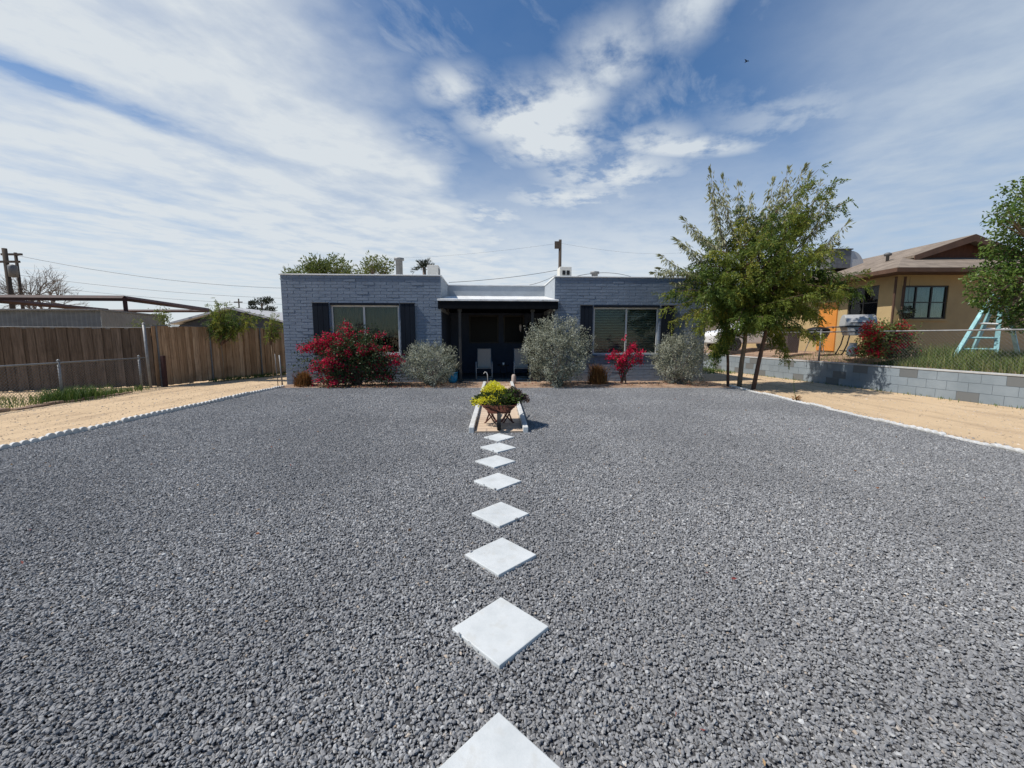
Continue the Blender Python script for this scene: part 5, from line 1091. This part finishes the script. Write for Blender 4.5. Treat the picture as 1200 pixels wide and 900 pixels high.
# ------------------------------------------------------------------ light, sky, camera
SE,SDIR=R(54),Vector((-1,-.26,0)).normalized(); to_sun=Vector((SDIR.x*math.cos(SE),SDIR.y*math.cos(SE),math.sin(SE)))
sl=bpy.data.lights.new('sun','SUN'); sl.energy=5.0; sl.angle=R(.53); sl.color=(1,.955,.89); so=bpy.data.objects.new('sun',sl); COL.objects.link(so); so.rotation_euler=to_sun.to_track_quat('Z','Y').to_euler()
wd=bpy.data.worlds.new('World'); scene.world=wd; wd.use_nodes=True; t=NT(wd.node_tree); bgn=wd.node_tree.nodes['Background']
sky=t.n('ShaderNodeTexSky'); sky.sky_type='NISHITA'; sky.sun_disc=False; sky.sun_elevation=SE; sky.sun_rotation=math.atan2(SDIR.x,SDIR.y); sky.air_density=1.0; sky.dust_density=.05; sky.ozone_density=5.0
gen=t.n('ShaderNodeTexCoord').outputs['Generated']; sx=t.n('ShaderNodeSeparateXYZ',Vector=gen); X,Y,Z=sx.outputs
zz=t.math('MAXIMUM',Z,.07); U=t.math('DIVIDE',X,zz); V_=t.math('DIVIDE',Y,zz)
Pn=t.math('ADD',t.math('MULTIPLY',U,.46),t.math('MULTIPLY',V_,.888)); Q=t.math('SUBTRACT',t.math('MULTIPLY',U,.888),t.math('MULTIPLY',V_,.46))
def comb(a,b,c=0.0):
    x=t.t.nodes.new('ShaderNodeCombineXYZ'); t.put(x.inputs[0],a); t.put(x.inputs[1],b); t.put(x.inputs[2],c); return x.outputs[0]
uv=comb(U,V_); warp=t.math('SUBTRACT',t.noise(uv,1.3,4,.55),.5); warp2=t.math('SUBTRACT',t.noise(uv,4.5,5,.6),.5)
Qw=t.math('ADD',Q,t.math('ADD',t.math('MULTIPLY',warp,.75),t.math('MULTIPLY',warp2,.22)))
streak=t.noise(comb(t.math('MULTIPLY',Pn,.85),t.math('MULTIPLY',t.math('ADD',Q,t.math('MULTIPLY',warp,.35)),1.8),3.1),1.3,8,.58,.2)
Qs=t.math('ADD',Q,t.math('ADD',t.math('MULTIPLY',warp,.18),t.math('MULTIPLY',warp2,.06)))
fib=t.noise(comb(t.math('MULTIPLY',Pn,1.6),t.math('MULTIPLY',Qs,4.2),1.7),1.8,7,.62,.12)
fbm=t.noise(uv,3.0,10,.60,.12)
# high thin sheet on the left
bd=t.math('SUBTRACT',-1.10,t.math('MULTIPLY',t.math('SUBTRACT',Pn,1.0),.30)); rel=t.math('SUBTRACT',Qw,bd)
shA=t.ss(rel,.25,-.45); shm=t.math('ADD',t.ss(streak,.28,.66,.74,1.02),t.math('MULTIPLY',t.math('SUBTRACT',fib,.5),.16))
Ad=t.math('MULTIPLY',shA,t.math('MULTIPLY',shm,t.ss(fbm,.30,.62,.82,1.06)))
def gauss(u0,v0,su,sv,amp=1.0):
    a=t.math('DIVIDE',t.math('SUBTRACT',U,u0),su); b=t.math('DIVIDE',t.math('SUBTRACT',V_,v0),sv)
    e=t.math('ADD',t.math('MULTIPLY',a,a),t.math('MULTIPLY',b,b)); return t.math('MULTIPLY',t.math('EXPONENT',t.math('MULTIPLY',e,-1.0)),amp)
dkq=t.math('DIVIDE',t.math('ADD',Q,t.math('SUBTRACT',2.42,t.math('MULTIPLY',warp2,.25))),.10); dk=t.math('MULTIPLY',t.math('EXPONENT',t.math('MULTIPLY',t.math('MULTIPLY',dkq,dkq),-1.0)),t.ss(Pn,1.7,.9,0,.62))
Ad=t.math('SUBTRACT',Ad,dk,0,True)
# puffs
pf=None
for gsp in ((.08,2.02,.30,.26,1.15),(.20,2.25,.28,.30,1.0),(.35,1.62,.16,.22,.75),(-.25,1.78,.16,.16,.7),(.95,2.30,.40,.14,.95),(.72,2.25,.25,.22,.7),(.42,3.1,.6,.35,.75),(.55,1.35,.12,.22,.7),(.25,1.85,.18,.22,.8),(-.2,3.6,.5,.6,.7),(.62,2.65,.5,.4,.8),(1.35,2.0,.45,.4,.5),(-.45,2.4,.2,.5,.55),(-.10,1.30,.10,.2,.0)):
    if gsp[4]==0: continue
    gg=gauss(*gsp); pf=gg if pf is None else t.math('MAXIMUM',pf,gg)
pfd=t.math('MULTIPLY',pf,t.ss(t.math('ADD',t.math('MULTIPLY',fbm,.7),t.math('MULTIPLY',fib,.3)),.30,.58,.0,1.35))
# veil on the right and towards the horizon
vl=t.math('MULTIPLY',t.ss(Q,-.15,.9,.08,.84),t.ss(fbm,.2,.8,.75,1.15))
hz=t.math('MULTIPLY',t.ss(Z,.52,.09,0,.93),t.ss(t.math('ADD',t.math('MULTIPLY',fbm,.5),t.math('MULTIPLY',streak,.5)),.30,.60,.80,1.06))
thin=t.ss(t.math('ADD',t.math('MULTIPLY',streak,.6),t.math('MULTIPLY',fib,.4)),.44,.68,0,.42)
den=t.math('MAXIMUM',t.math('MAXIMUM',Ad,pfd),t.math('MAXIMUM',vl,t.math('MAXIMUM',hz,thin)))
den=t.math('MULTIPLY',t.math('MINIMUM',den,.97),t.ss(Y,-.45,.12,.06,1.0))   # unseen sky behind the camera cleared of cloud to cut fill light
cloud=t.mix(t.ss(Q,-1.0,1.4),(7.1,7.6,8.0,1),(5.0,5.9,7.0,1))
hs=t.n('ShaderNodeHueSaturation',Saturation=1.26,Value=1.12,Color=sky.outputs[0]); t.put(bgn.inputs['Color'],t.mix(den,hs.outputs[0],cloud)); bgn.inputs['Strength'].default_value=.10
cam=bpy.data.cameras.new('camera'); cam.sensor_width=36; cam.lens=FPX/1200*36; cam.clip_start=.05; cam.clip_end=3000; co_=bpy.data.objects.new('camera',cam); COL.objects.link(co_); co_.location=(0,0,EYE); co_.rotation_euler=(R(90)-TH,0,0); scene.camera=co_
scene.view_settings.view_transform='Standard'; scene.view_settings.look='None'; scene.view_settings.exposure=0; scene.view_settings.gamma=1
scene.cycles.max_bounces=6; scene.cycles.transparent_max_bounces=8; scene.cycles.diffuse_bounces=3
